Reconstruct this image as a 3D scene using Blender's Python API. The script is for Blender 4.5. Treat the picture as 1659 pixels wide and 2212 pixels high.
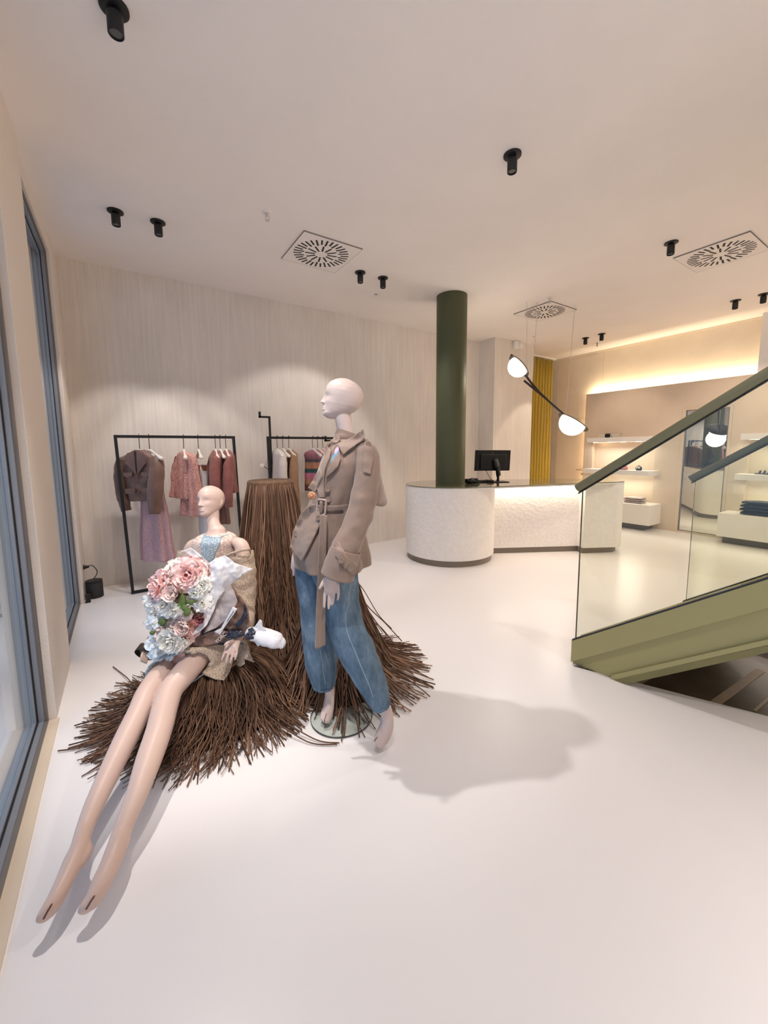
import bpy, bmesh, math, random
import numpy as np
from mathutils import Vector, Matrix, noise
from mathutils.bvhtree import BVHTree
from mathutils.geometry import delaunay_2d_cdt
PI = math.pi
for _o in list(bpy.data.objects): bpy.data.objects.remove(_o)
SC = bpy.context.scene
COL = SC.collection
rnd = random.Random(7)

# ------------------------------------------------------------------ camera
YAW, PITCH, ROLL = math.radians(33.48829417), math.radians(6.37669563), math.radians(-0.52504048)
FPX, PX0, PY0 = 848.83, 829.5, 1064.84           # focal length and principal point on the 1659 x 2212 frame
EYE = Vector((0.0, 0.0, 1.45))
_cy, _sy = math.cos(YAW), math.sin(YAW)
FWD = Vector((_sy*math.cos(PITCH), _cy*math.cos(PITCH), -math.sin(PITCH)))
_r = Vector((_cy, -_sy, 0)); _u = _r.cross(FWD)
_c, _s = math.cos(ROLL), math.sin(ROLL)
RGT = _c*_r + _s*_u; UPV = -_s*_r + _c*_u
HEAD = Vector((_sy, _cy, 0)); SIDE = _r           # horizontal heading of the view and its right
cam_d = bpy.data.cameras.new('camera'); cam = bpy.data.objects.new('camera', cam_d); COL.objects.link(cam)
cam_d.sensor_fit = 'VERTICAL'; cam_d.sensor_height = 36.0; cam_d.sensor_width = 27.0
cam_d.lens = FPX/2212*36.0
cam_d.shift_x = 0.0; cam_d.shift_y = -(1106-PY0)/2212
cam_d.clip_start = 0.02; cam_d.clip_end = 100
cam.matrix_world = Matrix(((RGT.x, UPV.x, -FWD.x, EYE.x), (RGT.y, UPV.y, -FWD.y, EYE.y), (RGT.z, UPV.z, -FWD.z, EYE.z), (0, 0, 0, 1)))
SC.camera = cam
SC.view_settings.view_transform = 'Standard'; SC.view_settings.look = 'None'
SC.view_settings.gamma = 1.0; SC.view_settings.use_curve_mapping = False
SC.view_settings.exposure = 0.18
SC.cycles.max_bounces = 12; SC.cycles.diffuse_bounces = 7; SC.cycles.glossy_bounces = 5
SC.cycles.transmission_bounces = 8; SC.cycles.transparent_max_bounces = 16
SC.cycles.sample_clamp_indirect = 6.0
SC.cycles.caustics_reflective = False; SC.cycles.caustics_refractive = False
# ------------------------------------------------------------------ daylight outside the shop window
world = bpy.data.worlds.new('world'); SC.world = world; world.use_nodes = True
_bg = world.node_tree.nodes['Background']
_bg.inputs[0].default_value = (0.53, 0.635, 0.80, 1); _bg.inputs[1].default_value = 2.7
# ------------------------------------------------------------------ lamp colours and powers
SPOT_COL = (1.0, 0.935, 0.89); SPOT_W = 130.0
WARM = (1.0, 0.74, 0.42); LEDC = (1.0, 0.84, 0.66)

CEIL = 3.33; WX = -0.43; WY = 5.09; SX = 7.80; YB = -4.2

def ray(px, py):
    return ((px-PX0)/FPX)*RGT - ((py-PY0)/FPX)*UPV + FWD
def P(px, py, fd):
    "the point seen at a photograph position, at a horizontal distance fd ahead of the eye"
    d = ray(px, py); return EYE + d*(fd/d.dot(HEAD))
def onZ(px, py, z=0.0):
    d = ray(px, py); return EYE + d*((z-EYE.z)/d.z)
def onX(px, py, x):
    d = ray(px, py); return EYE + d*(x/d.x)
def onY(px, py, y):
    d = ray(px, py); return EYE + d*(y/d.y)
def mpp(fd):
    return fd/FPX

# ------------------------------------------------------------------ mesh builder
class MB:
    def __init__(s): s.v = []; s.f = []; s.m = []
    def add(s, vs, fs, mi=0):
        o = len(s.v); s.v.extend([Vector(v) for v in vs])
        for f in fs: s.f.append([i+o for i in f]); s.m.append(mi)
        return s
    def box(s, lo, hi, M=None, mi=0):
        x0, y0, z0 = lo; x1, y1, z1 = hi
        vs = [Vector(p) for p in ((x0,y0,z0),(x1,y0,z0),(x1,y1,z0),(x0,y1,z0),(x0,y0,z1),(x1,y0,z1),(x1,y1,z1),(x0,y1,z1))]
        if M: vs = [M @ v for v in vs]
        return s.add(vs, [(0,3,2,1),(4,5,6,7),(0,1,5,4),(1,2,6,5),(2,3,7,6),(3,0,4,7)], mi)
    def loft(s, rings, cap0=True, cap1=True, closed=True, mi=0):
        n = len(rings[0]); vs = [p for r in rings for p in r]; fs = []
        for i in range(len(rings)-1):
            for j in range(n if closed else n-1):
                k = (j+1) % n
                fs.append((i*n+j, i*n+k, (i+1)*n+k, (i+1)*n+j))
        if cap0 and closed: fs.append(tuple(range(n-1, -1, -1)))
        if cap1 and closed: fs.append(tuple((len(rings)-1)*n+j for j in range(n)))
        return s.add(vs, fs, mi)
    def tube(s, pts, rad, n=12, cap=True, round_=False, ref=None, mi=0, sq=1.0):
        "sweep along pts; rad is one radius or (a, b) per point"
        pts = [Vector(p) for p in pts]; N = len(pts)
        if not isinstance(rad, (list, tuple)) : rad = [rad]*N
        R = [(r if isinstance(r, (tuple, list)) else (r, r)) for r in rad]
        T = []
        for i in range(N):
            t = pts[min(i+1, N-1)] - pts[max(i-1, 0)]
            T.append(t.normalized() if t.length > 1e-9 else Vector((0, 0, 1)))
        a = Vector(ref) if ref else (Vector((0, 0, 1)) if abs(T[0].z) < .9 else Vector((1, 0, 0)))
        a = (a - T[0]*a.dot(T[0])).normalized()
        rings = []
        def ring(c, t, a, ra, rb):
            b = t.cross(a); out = []
            for j in range(n):
                q = 2*PI*j/n; cx, sx = math.cos(q), math.sin(q)
                if sq != 1.0:
                    cx = math.copysign(abs(cx)**sq, cx); sx = math.copysign(abs(sx)**sq, sx)
                out.append(c + a*(ra*cx) + b*(rb*sx))
            return out
        for i in range(N):
            a = (a - T[i]*a.dot(T[i])).normalized()
            if i == 0 and round_:
                for q in (80, 55, 28):
                    w = math.radians(q); rings.append(ring(pts[0]-T[0]*(min(R[0])*math.sin(w)), T[0], a, R[0][0]*math.cos(w), R[0][1]*math.cos(w)))
            rings.append(ring(pts[i], T[i], a, *R[i]))
            if i == N-1 and round_:
                for q in (28, 55, 80):
                    w = math.radians(q); rings.append(ring(pts[i]+T[i]*(min(R[i])*math.sin(w)), T[i], a, R[i][0]*math.cos(w), R[i][1]*math.cos(w)))
        return s.loft(rings, cap, cap, mi=mi)
    def lathe(s, prof, c=(0,0,0), n=32, M=None, cap=True, mi=0):
        rings = []
        for r, z in prof:
            rr = [Vector((r*math.cos(2*PI*j/n), r*math.sin(2*PI*j/n), z)) for j in range(n)]
            if M: rr = [M @ p for p in rr]
            rings.append([p+Vector(c) for p in rr])
        return s.loft(rings, cap, cap, mi=mi)
    def prism(s, poly, z0, z1, M=None, mi=0):
        a = [Vector((x, y, z0)) for x, y in poly]; b = [Vector((x, y, z1)) for x, y in poly]
        if M: a = [M @ p for p in a]; b = [M @ p for p in b]
        n = len(poly); vs = a+b
        return s.add(vs, [tuple(range(n-1,-1,-1)), tuple(range(n, 2*n))]+[(j, (j+1)%n, n+(j+1)%n, n+j) for j in range(n)], mi)
    def sheet(s, rows, mi=0):
        return s.loft(rows, False, False, closed=False, mi=mi)
    def ball(s, c, r, n=16, m=10, sc=(1,1,1), M=None):
        rings = []
        for i in range(m+1):
            t = PI*(0.02+0.96*i/m)
            rr = [Vector((r*sc[0]*math.sin(t)*math.cos(2*PI*j/n), r*sc[1]*math.sin(t)*math.sin(2*PI*j/n), -r*sc[2]*math.cos(t))) for j in range(n)]
            if M: rr = [M @ p for p in rr]
            rings.append([p+Vector(c) for p in rr])
        return s.loft(rings)
    def bvh(s): return BVHTree.FromPolygons([tuple(v) for v in s.v], s.f)

def smooth_path(pts, n, vals=None):
    "Catmull-Rom through pts (and values)"
    A = np.array([tuple(p) + (tuple(v) if isinstance(v, (tuple, list)) else (v,)) for p, v in zip(pts, vals if vals is not None else [0]*len(pts))], float)
    m = len(A); out = []
    for i in range(n):
        t = i/(n-1)*(m-1); k = min(int(t), m-2); f = t-k
        p0, p1, p2, p3 = A[max(k-1,0)], A[k], A[k+1], A[min(k+2, m-1)]
        out.append(0.5*((2*p1)+(-p0+p2)*f+(2*p0-5*p1+4*p2-p3)*f*f+(-p0+3*p1-3*p2+p3)*f**3))
    out = np.array(out); d = len(tuple(pts[0]))
    P_ = [Vector(o[:d]) if d == 3 else tuple(o[:d]) for o in out]
    V_ = [(tuple(o[d:]) if len(o) > d+1 else float(o[d])) for o in out]
    return P_, V_

WM = {}                                            # world matrices of roots, by name
def world_of(o):
    if o is None: return Matrix.Identity(4)
    return WM.get(o.name, Matrix.Identity(4))
def obj(name, mb, mat, parent=None, smooth=True, bevel=0.0, seg=2, label=None, cat=None, group=None, kind=None, ang=40, solid=0.0, sub=0, local=False):
    me = bpy.data.meshes.new(name)
    Mi = world_of(parent).inverted() if not local else Matrix.Identity(4)
    me.from_pydata([tuple(Mi @ v) for v in mb.v], [], mb.f)
    mats = mat if isinstance(mat, (list, tuple)) else [mat]
    for m in mats: me.materials.append(m)
    if len(mats) > 1: me.polygons.foreach_set('material_index', mb.m)
    bm = bmesh.new(); bm.from_mesh(me); bmesh.ops.recalc_face_normals(bm, faces=bm.faces); bm.to_mesh(me); bm.free()
    o = bpy.data.objects.new(name, me); COL.objects.link(o)
    if parent: o.parent = parent
    WM[o.name] = world_of(parent)
    if smooth:
        me.polygons.foreach_set('use_smooth', [True]*len(me.polygons))
        if ang < 180: me.set_sharp_from_angle(angle=math.radians(ang))
    if solid:
        md = o.modifiers.new('thickness', 'SOLIDIFY'); md.thickness = solid; md.offset = 0
    if sub:
        md = o.modifiers.new('smooth', 'SUBSURF'); md.levels = sub; md.render_levels = sub
    if bevel:
        md = o.modifiers.new('bevel', 'BEVEL'); md.width = bevel; md.segments = seg; md.limit_method = 'ANGLE'; md.angle_limit = math.radians(50)
    if label or cat: tag(o, label, cat, group, kind)
    elif kind: o['kind'] = kind
    return o
def tag(o, label=None, cat=None, group=None, kind=None):
    if label: o['label'] = label
    if cat: o['category'] = cat
    if group: o['group'] = group
    if kind: o['kind'] = kind
    return o
def thing(name, label, cat, loc=(0,0,0), rz=0.0, group=None):
    o = bpy.data.objects.new(name, None); COL.objects.link(o)
    o.location = loc; o.rotation_euler = (0, 0, rz); o.empty_display_size = 0.1
    WM[o.name] = Matrix.Translation(Vector(loc)) @ Matrix.Rotation(rz, 4, 'Z')
    return tag(o, label, cat, group)
def dup(root, loc, rz=0.0, label=None, group=None):
    r = root.copy(); COL.objects.link(r); r.location = loc; r.rotation_euler = (root.rotation_euler.x, root.rotation_euler.y, rz)
    if label: r['label'] = label
    if group: r['group'] = group
    for ch in list(root.children):
        c = ch.copy(); COL.objects.link(c); c.parent = r
        for g in list(ch.children):
            d = g.copy(); COL.objects.link(d); d.parent = c
    return r
def struct(name, mb, mat, smooth=False, bevel=0.0, parent=None):
    return obj(name, mb, mat, parent, smooth=smooth, bevel=bevel, kind=None if parent else 'structure')

# ------------------------------------------------------------------ materials
def srgb(r, g, b):
    f = lambda c: (c/255/12.92) if c/255 <= .04045 else ((c/255+.055)/1.055)**2.4
    return (f(r), f(g), f(b), 1.0)
class NT:
    def __init__(s, name):
        s.mat = bpy.data.materials.new(name); s.mat.use_nodes = True
        s.t = s.mat.node_tree; s.b = s.t.nodes['Principled BSDF']; s.out = s.t.nodes['Material Output']
    def n(s, typ, **kw):
        nd = s.t.nodes.new(typ)
        for k, v in kw.items():
            if k in nd.inputs: nd.inputs[k].default_value = v
            else: setattr(nd, k, v)
        return nd
    def l(s, a, b): s.t.links.new(a, b)
    def coord(s, scale=(1,1,1), kind='Object'):
        tc = s.n('ShaderNodeTexCoord'); mp = s.n('ShaderNodeMapping'); mp.inputs['Scale'].default_value = scale
        s.l(tc.outputs[kind], mp.inputs['Vector']); return mp.outputs['Vector']
def mat(name, col, rough=.6, metal=0.0, spec=.5, var=0.0, vscale=8.0, bump=0.0, bscale=60.0, stretch=(1,1,1), col2=None, sheen=0.0, coat=0.0, emit=None, estr=0.0, trans=0.0, sss=0.0, detail=4.0):
    t = NT(name); b = t.b
    b.inputs['Base Color'].default_value = col; b.inputs['Roughness'].default_value = rough
    b.inputs['Metallic'].default_value = metal; b.inputs['Specular IOR Level'].default_value = spec
    if sheen: b.inputs['Sheen Weight'].default_value = sheen
    if coat: b.inputs['Coat Weight'].default_value = coat; b.inputs['Coat Roughness'].default_value = .06
    if trans: b.inputs['Transmission Weight'].default_value = trans
    if sss: b.inputs['Subsurface Weight'].default_value = sss; b.inputs['Subsurface Radius'].default_value = (.02, .01, .008); b.inputs['Subsurface Scale'].default_value = .3
    if emit: b.inputs['Emission Color'].default_value = emit; b.inputs['Emission Strength'].default_value = estr
    if var or bump:
        v = t.coord(stretch)
        if var:
            nz = t.n('ShaderNodeTexNoise'); nz.inputs['Scale'].default_value = vscale; nz.inputs['Detail'].default_value = detail; t.l(v, nz.inputs['Vector'])
            rp = t.n('ShaderNodeValToRGB'); rp.color_ramp.elements[0].position = .5-.22; rp.color_ramp.elements[1].position = .5+.22
            rp.color_ramp.elements[0].color = tuple(c*(1-var) for c in col[:3])+(1,) if not col2 else col2
            rp.color_ramp.elements[1].color = col if col2 else tuple(min(1, c*(1+var)) for c in col[:3])+(1,)
            t.l(nz.outputs['Fac'], rp.inputs[0]); t.l(rp.outputs[0], b.inputs['Base Color'])
        if bump:
            nb = t.n('ShaderNodeTexNoise'); nb.inputs['Scale'].default_value = bscale; nb.inputs['Detail'].default_value = 5; t.l(v, nb.inputs['Vector'])
            bp = t.n('ShaderNodeBump'); bp.inputs['Strength'].default_value = bump; bp.inputs['Distance'].default_value = .01
            t.l(nb.outputs['Fac'], bp.inputs['Height']); t.l(bp.outputs[0], b.inputs['Normal'])
    return t.mat
def glass(name, tint, ior=1.5, rough=0.0, trans=1.0):
    "thin pane: light passes straight through, tinted, and the faces mirror by Fresnel"
    t = NT(name); t.t.nodes.remove(t.b)
    tr = t.n('ShaderNodeBsdfTransparent'); tr.inputs[0].default_value = tint
    gl = t.n('ShaderNodeBsdfGlossy'); gl.inputs['Color'].default_value = (1, 1, 1, 1); gl.inputs['Roughness'].default_value = rough
    fr = t.n('ShaderNodeFresnel'); ge = t.n('ShaderNodeNewGeometry'); mr = t.n('ShaderNodeMapRange')
    mr.inputs[3].default_value = ior; mr.inputs[4].default_value = 1/ior      # the same mirror strength from both sides
    t.l(ge.outputs['Backfacing'], mr.inputs[0]); t.l(mr.outputs[0], fr.inputs['IOR'])
    mx = t.n('ShaderNodeMixShader'); t.l(fr.outputs[0], mx.inputs[0]); t.l(tr.outputs[0], mx.inputs[1]); t.l(gl.outputs[0], mx.inputs[2])
    t.l(mx.outputs[0], t.out.inputs[0]); return t.mat
def emitter(name, col, strength):
    t = NT(name); t.t.nodes.remove(t.b)
    e = t.n('ShaderNodeEmission'); e.inputs[0].default_value = tuple(col[:3])+(1,); e.inputs[1].default_value = strength
    t.l(e.outputs[0], t.out.inputs[0]); return t.mat
# ================================================================== materials of the room
M = {}
def plaster(name, col, b1=.75, streak=.15, vs=3.0):
    t = NT(name); b = t.b
    b.inputs['Roughness'].default_value = .85; b.inputs['Specular IOR Level'].default_value = .25
    v = t.coord((6, 6, .22)); n1 = t.n('ShaderNodeTexNoise'); n1.inputs['Scale'].default_value = 6.0; n1.inputs['Detail'].default_value = 8; n1.inputs['Roughness'].default_value = .7; t.l(v, n1.inputs['Vector'])
    v2 = t.coord((1, 1, .5)); n2 = t.n('ShaderNodeTexNoise'); n2.inputs['Scale'].default_value = vs; n2.inputs['Detail'].default_value = 3; t.l(v2, n2.inputs['Vector'])
    mx = t.n('ShaderNodeMath', operation='MULTIPLY_ADD'); mx.inputs[1].default_value = .6; t.l(n1.outputs['Fac'], mx.inputs[0]); 
    m2 = t.n('ShaderNodeMath', operation='MULTIPLY'); m2.inputs[1].default_value = .4; t.l(n2.outputs['Fac'], m2.inputs[0]); t.l(m2.outputs[0], mx.inputs[2])
    rp = t.n('ShaderNodeValToRGB'); rp.color_ramp.elements[0].position = .32; rp.color_ramp.elements[1].position = .68
    rp.color_ramp.elements[0].color = tuple(c*(1-streak) for c in col[:3])+(1,); rp.color_ramp.elements[1].color = tuple(min(1, c*(1+streak*.5)) for c in col[:3])+(1,)
    t.l(mx.outputs[0], rp.inputs[0]); t.l(rp.outputs[0], b.inputs['Base Color'])
    bp = t.n('ShaderNodeBump'); bp.inputs['Strength'].default_value = b1; bp.inputs['Distance'].default_value = .006
    t.l(n1.outputs['Fac'], bp.inputs['Height']); t.l(bp.outputs[0], b.inputs['Normal'])
    return t.mat
M['wallA'] = plaster('brushed_plaster', (.76, .70, .64, 1))
M['wallwarm'] = mat('warm_wall_paint', (.76, .655, .52, 1), .8, spec=.2, var=.04, vscale=3, bump=.05, bscale=200)
M['panel'] = mat('shelf_panel_paint', (.67, .56, .44, 1), .6, spec=.3, var=.03, vscale=4)
M['pierpaint'] = mat('pier_paint', (.80, .73, .66, 1), .85, spec=.2, bump=.25, bscale=120)
M['ceil'] = mat('ceiling_paint', (.87, .815, .775, 1), .9, spec=.15, var=.02, vscale=2, bump=.12, bscale=220)
def floor_mat():
    t = NT('poured_resin_floor'); b = t.b
    b.inputs['Base Color'].default_value = (.832, .807, .810, 1); b.inputs['Roughness'].default_value = .26; b.inputs['Specular IOR Level'].default_value = .4
    return t.mat
M['floor'] = floor_mat()
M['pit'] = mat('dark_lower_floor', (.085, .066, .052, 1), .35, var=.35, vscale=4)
M['pitstrip'] = mat('pale_strip', (.40, .33, .27, 1), .5, var=.1, vscale=20)
M['frame'] = mat('anodised_frame', (.20, .185, .18, 1), .45, metal=.2)
M['framelt'] = mat('glazing_bead', (.29, .32, .37, 1), .35, metal=.3)
M['gasket'] = mat('black_gasket', (.008, .01, .014, 1), .5)
M['winglass'] = glass('window_glass', (.86, .92, .97, 1), 1.9)
M['black'] = mat('black_metal', (.010, .010, .011, 1), .45, spec=.4)
M['white'] = mat('white_lacquer', (.84, .80, .76, 1), .4, spec=.4)
M['ventw'] = mat('vent_plate_white', (.84, .78, .74, 1), .7, spec=.2)
M['slot'] = mat('vent_slot_dark', (.02, .017, .015, 1), .8)
M['steel'] = mat('brushed_steel', (.62, .58, .54, 1), .3, metal=1.0)
M['pavement'] = mat('pavement', (.55, .57, .60, 1), .8, var=.1, vscale=3)
M['lensg'] = mat('lens_grey', (.12, .12, .12, 1), .15, spec=.8)

# ================================================================== the room shell
mb = MB(); T = .06
hole = [(2.405, 1.375), (3.88, 1.25), (3.88, -1.84)]
def slab(poly): mb.prism(poly, -T, 0)
slab([(WX-.17, YB), (3.88, YB), (3.88, -1.84), (2.405, 1.375), (WX-.17, 1.375)])
slab([(WX-.17, 1.375), (2.405, 1.375), (2.405, 5.75), (WX-.17, 5.75)])
slab([(2.405, 1.375), (3.88, 1.25), (3.88, 5.75), (2.405, 5.75)])
slab([(3.88, YB), (8.05, YB), (8.05, 5.75), (3.88, 5.75)])
struct('floor', mb, M['floor'])
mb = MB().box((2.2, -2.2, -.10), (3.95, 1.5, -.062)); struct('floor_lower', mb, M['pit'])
strips = [((2.505, 1.10), (3.16, 1.055), .040), ((2.66, .745), (3.50, .690), .046), ((2.92, .583), (3.3, .563), .014)]
for a, b, w in strips:
    a = Vector(a+(0,)); b = Vector(b+(0,)); t = (b-a).normalized(); n = Vector((-t.y, t.x, 0))*w/2
    m1 = MB().prism([(p.x, p.y) for p in (a-n, b-n, b+n, a+n)], -.0625, -.059); struct('floor_strip', m1, M['pitstrip'])
mb = MB().box((WX-.17, YB, CEIL), (8.05, 5.75, CEIL+.1)); struct('ceiling', mb, M['ceil'])
mb = MB().box((WX-.3, WY, 0), (5.46, WY+.25, CEIL)); struct('wall_back', mb, M['wallA'])
mb = MB().box((5.44, 4.74, 0), (6.50, 5.34, CEIL)); struct('wall_pier', mb, M['wallA'], bevel=.006)
mb = MB().box((6.48, 5.40, 0), (8.0, 5.6, CEIL)); struct('wall_alcove', mb, M['wallwarm'])
WX2 = 7.94
mb = MB().box((WX2, YB, 0), (8.0, 5.5, CEIL)); struct('wall_right', mb, M['wallwarm'])
mb = MB().box((WX-.17, YB-.15, 0), (8.0, YB, CEIL)); struct('wall_front', mb, M['pierpaint'])
# glazed side: piers, lintel and two framed panes
mb = MB().box((WX-.17, 2.665, 0), (-.397, 3.36, CEIL)); struct('wall_window_pier', mb, M['pierpaint'], bevel=.004)
mb = MB().box((WX-.17, 4.625, 0), (-.405, WY, CEIL)); struct('wall_window_corner', mb, M['pierpaint'], bevel=.004)
mb = MB().box((WX-.17, -2.2, 3.19), (-.415, WY, CEIL)); struct('wall_window_lintel', mb, M['pierpaint'])
mb = MB().box((WX-.17, YB, 0), (-.40, -2.2, CEIL)); struct('wall_left', mb, M['pierpaint'])
def window(idx, y0, y1, z1):
    root = bpy.data.objects.new('window_%d' % idx, None); COL.objects.link(root); root['kind'] = 'structure'
    def bars(x0, x1, w0, w1):
        m = MB()
        m.box((x0, y0+w0, w0*.8), (x1, y0+w1, z1-w0)); m.box((x0, y1-w1, w0*.8), (x1, y1-w0, z1-w0))
        m.box((x0, y0+w1, w0*.8), (x1, y1-w1, w1*.8)); m.box((x0, y0+w1, z1-w1), (x1, y1-w1, z1-w0)); return m
    obj('window_frame', bars(-.455, -.43, 0, .018), M['frame'], root, bevel=.003)
    obj('window_frame', bars(-.470, -.445, .014, .034), M['framelt'], root, bevel=.003)
    obj('glazing_gasket', bars(-.474, -.466, .030, .042), M['gasket'], root)
    obj('glazing_bead', bars(-.486, -.472, .034, .056), M['framelt'], root, bevel=.003)
    obj('window_pane', MB().box((-.4845, y0+.05, .04), (-.4805, y1-.05, z1-.05)), M['winglass'], root, smooth=False)
window(1, -2.2, 2.662, 3.19); window(2, 3.36, 4.625, 3.19)
mb = MB().box((-12, -12, -.16), (-.6, 30, -.1)); struct('ground', mb, M['pavement'])
mb = MB().box((-4.5, -8, 3.05), (-.62, 14, 3.3)); struct('added_shade_slab', mb, mat('shade_slab_grey', (.10, .10, .095, 1), .8))  # added slab outside: darkens the upper panes and blocks sky light
mb = MB().box((-.43, -2.2, 0), (-.385, 2.66, .006)); struct('trim_1', mb, M['panel'])

# ---- shelf panel standing off the right wall, with niches and a mirror opening
PZ = 2.495; PY1 = 4.44; PY0_ = -2.5; PF = SX
mb = MB()
def pbox(y0, y1, z0, z1, x1=PF+.032): mb.box((PF, y0, z0), (x1, y1, z1))
pbox(4.27, PY1, 0, PZ); pbox(3.14, 4.27, 1.60, PZ); pbox(3.14, 4.27, 0, .42)
pbox(2.79, 3.14, 0, PZ); pbox(2.13, 2.79, 2.075, PZ); pbox(1.93, 2.13, 0, PZ)
pbox(.55, 1.93, 1.60, PZ); pbox(.55, 1.93, 0, .42); pbox(PY0_, .55, 0, PZ)
for y0, y1 in ((3.14, 4.27), (.55, 1.93)):       # niche cheeks
    mb.box((PF+.002, y1-.012, .42), (WX2, y1, 1.60)); mb.box((PF+.002, y0, .42), (WX2, y0+.012, 1.60))
struct('wall_shelf_panel', mb, M['panel'])
mb = MB().box((7.76, 1.45, PZ+.002), (WX2, 1.885, CEIL)); struct('wall_upper_pier', mb, M['white'])
mb = MB().box((WX2-.012, -2.5, CEIL-.035), (WX2, 5.4, CEIL)); struct('trim_2', mb, M['wallwarm'])
# cove light behind the panel
cv = thing('cove_light', 'warm light strip hidden behind the top and end of the shelf panel', 'cove light', (7.85, 1, PZ-.03))
M['ledwarm'] = emitter('led_warm', (1, .86, .62), 6.0)
obj('light_strip', MB().box((7.836, PY0_, PZ-.06), (7.850, PY1-.02, PZ-.055)), M['ledwarm'], cv, smooth=False)
obj('light_strip', MB().box((7.836, PY1-.055, .1), (7.850, PY1-.05, PZ-.07)), M['ledwarm'], cv, smooth=False)
def area(name, loc, size, sy, rot, col, w, parent=None):
    l = bpy.data.lights.new(name, 'AREA'); l.shape = 'RECTANGLE'; l.size = size; l.size_y = sy; l.color = col; l.energy = w
    o = bpy.data.objects.new(name, l); COL.objects.link(o); o.location = loc; o.rotation_euler = rot
    return o
_z = Vector((-.62, 0, -.78)); _x = Vector((0, 1, 0)).cross(_z)
area('cove_glow', (7.845, 1.0, PZ-.03), .02, 6.8, Matrix(((_x.x, 0, _z.x), (0, 1, 0), (_x.z, 0, _z.z))).to_euler(), (1, .83, .56), 40)
area('cove_glow_end', (7.845, PY1-.03, 1.3), .02, 2.2, (-PI/2, 0, 0), (1, .83, .56), 50)
# mirror let into the panel
mr = thing('wall_mirror', 'tall mirror in a pale frame let into the shelf wall between the shelves', 'mirror', (PF+.05, 2.46, 0))
M['mirror'] = mat('mirror_silver', (.86, .86, .82, 1), .0, metal=1.0)
_mm = Matrix.Translation(Vector((PF+.033, 2.46, 0))) @ Matrix.Rotation(math.radians(-0.9), 4, 'Z')   # hung a touch out of true
obj('mirror_glass', MB().box((-.003, -.275, .035), (.003, .275, 2.035), _mm), M['mirror'], mr, smooth=False)
fm = MB()
for y0, y1, z0, z1 in ((2.735, 2.788, .0, 2.074), (2.132, 2.170, .0, 2.074), (2.170, 2.735, 2.040, 2.074), (2.170, 2.735, .0, .028)):
    fm.box((PF-.008, y0, z0), (PF+.034, y1, z1))
obj('mirror_frame', fm, M['panel'], mr, bevel=.003)
fm = MB()
for y0, y1, z0, z1 in ((2.728, 2.736, .028, 2.040), (2.170, 2.186, .028, 2.040), (2.17, 2.736, .028, .037), (2.17, 2.736, 2.033, 2.041)):
    fm.box((PF+.012, y0, z0), (PF+.0375, y1, z1))
obj('mirror_edge', fm, M['frame'], mr, smooth=False)
def lever(root, x, y, z, dr=1):
    h = MB().tube([(x, y, z), (x-.045, y, z)], .009, 10).tube([(x-.045, y, z), (x-.045, y+.11*dr, z)], .008, 10, round_=True)
    h.lathe([(.024, 0), (.024, .008)], n=20, M=Matrix.Translation((x, y, z)) @ Matrix.Rotation(-PI/2, 4, 'Y'))
    obj('door_handle', h, M['steel'], root)
    k = MB().lathe([(.022, 0), (.022, .008), (.008, .009), (.008, .012)], n=20, M=Matrix.Translation((x, y, z-.085)) @ Matrix.Rotation(-PI/2, 4, 'Y'))
    obj('key_plate', k, M['steel'], root)
lever(mr, PF+.03, 2.70, 1.0, -1)
# door in the right wall
dr = bpy.data.objects.new('door_1', None); COL.objects.link(dr); dr['kind'] = 'structure'
obj('door_leaf', MB().box((WX2-.012, 4.452, .005), (WX2+.02, 5.13, 2.03)), M['wallwarm'], dr, bevel=.003)
lever(dr, WX2-.012, 4.515, .985, 1)
mb = MB()
for y0, y1, z0, z1 in ((4.45, 5.14, 2.035, 2.045), (5.135, 5.145, 0, 2.04)):
    mb.box((WX2-.014, y0, z0), (WX2, y1, z1))
struct('door_trim', mb, M['panel'])
mb = MB()
for y0, y1, z0, z1 in ((4.20, 5.16, 3.26, 3.266), (4.20, 4.206, 2.5, 3.26), (5.154, 5.16, 2.06, 3.26), (4.2, 5.16, 2.5, 2.506)):
    mb.box((WX2-.004, y0, z0), (WX2, y1, z1))
struct('trim_3', mb, M['panel'])

# ================================================================== pillar
M['green'] = mat('olive_green_paint', (.078, .082, .040, 1), .5, spec=.3, bump=.12, bscale=150)
PC = (3.553, 3.798)
mb = MB().lathe([(.189, 0), (.189, CEIL)], (PC[0], PC[1], 0), n=64); struct('pillar', mb, M['green'], smooth=True)

# ================================================================== ceiling fixtures
def spot_lamp(name, loc, target, w=SPOT_W, ang=58, blend=.55, col=SPOT_COL, r=.03):
    l = bpy.data.lights.new(name, 'SPOT'); l.energy = w; l.spot_size = math.radians(ang); l.spot_blend = blend; l.color = col; l.shadow_soft_size = r
    o = bpy.data.objects.new(name, l); COL.objects.link(o); o.location = loc
    o.rotation_euler = (Vector(target)-Vector(loc)).to_track_quat('-Z', 'Y').to_euler(); return o
sroot = thing('ceiling_spotlight', 'x', 'ceiling spotlight', (0, 0, CEIL))
obj('mounting_plate', MB().lathe([(.056, 0), (.056, -.009), (.051, -.012), (.0, -.0121)], (0, 0, CEIL), n=28), M['black'], sroot)
hd = obj('lamp_head', MB().lathe([(.024, -.010), (.027, -.026), (.031, -.030), (.031, -.104), (.029, -.107), (.026, -.106), (.026, -.098), (0, -.097)], (0, 0, CEIL), n=28), M['black'], sroot)
obj('lens', MB().lathe([(.0258, -.099), (0, -.096)], (0, 0, CEIL), n=24), M['lensg'], hd)
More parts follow.
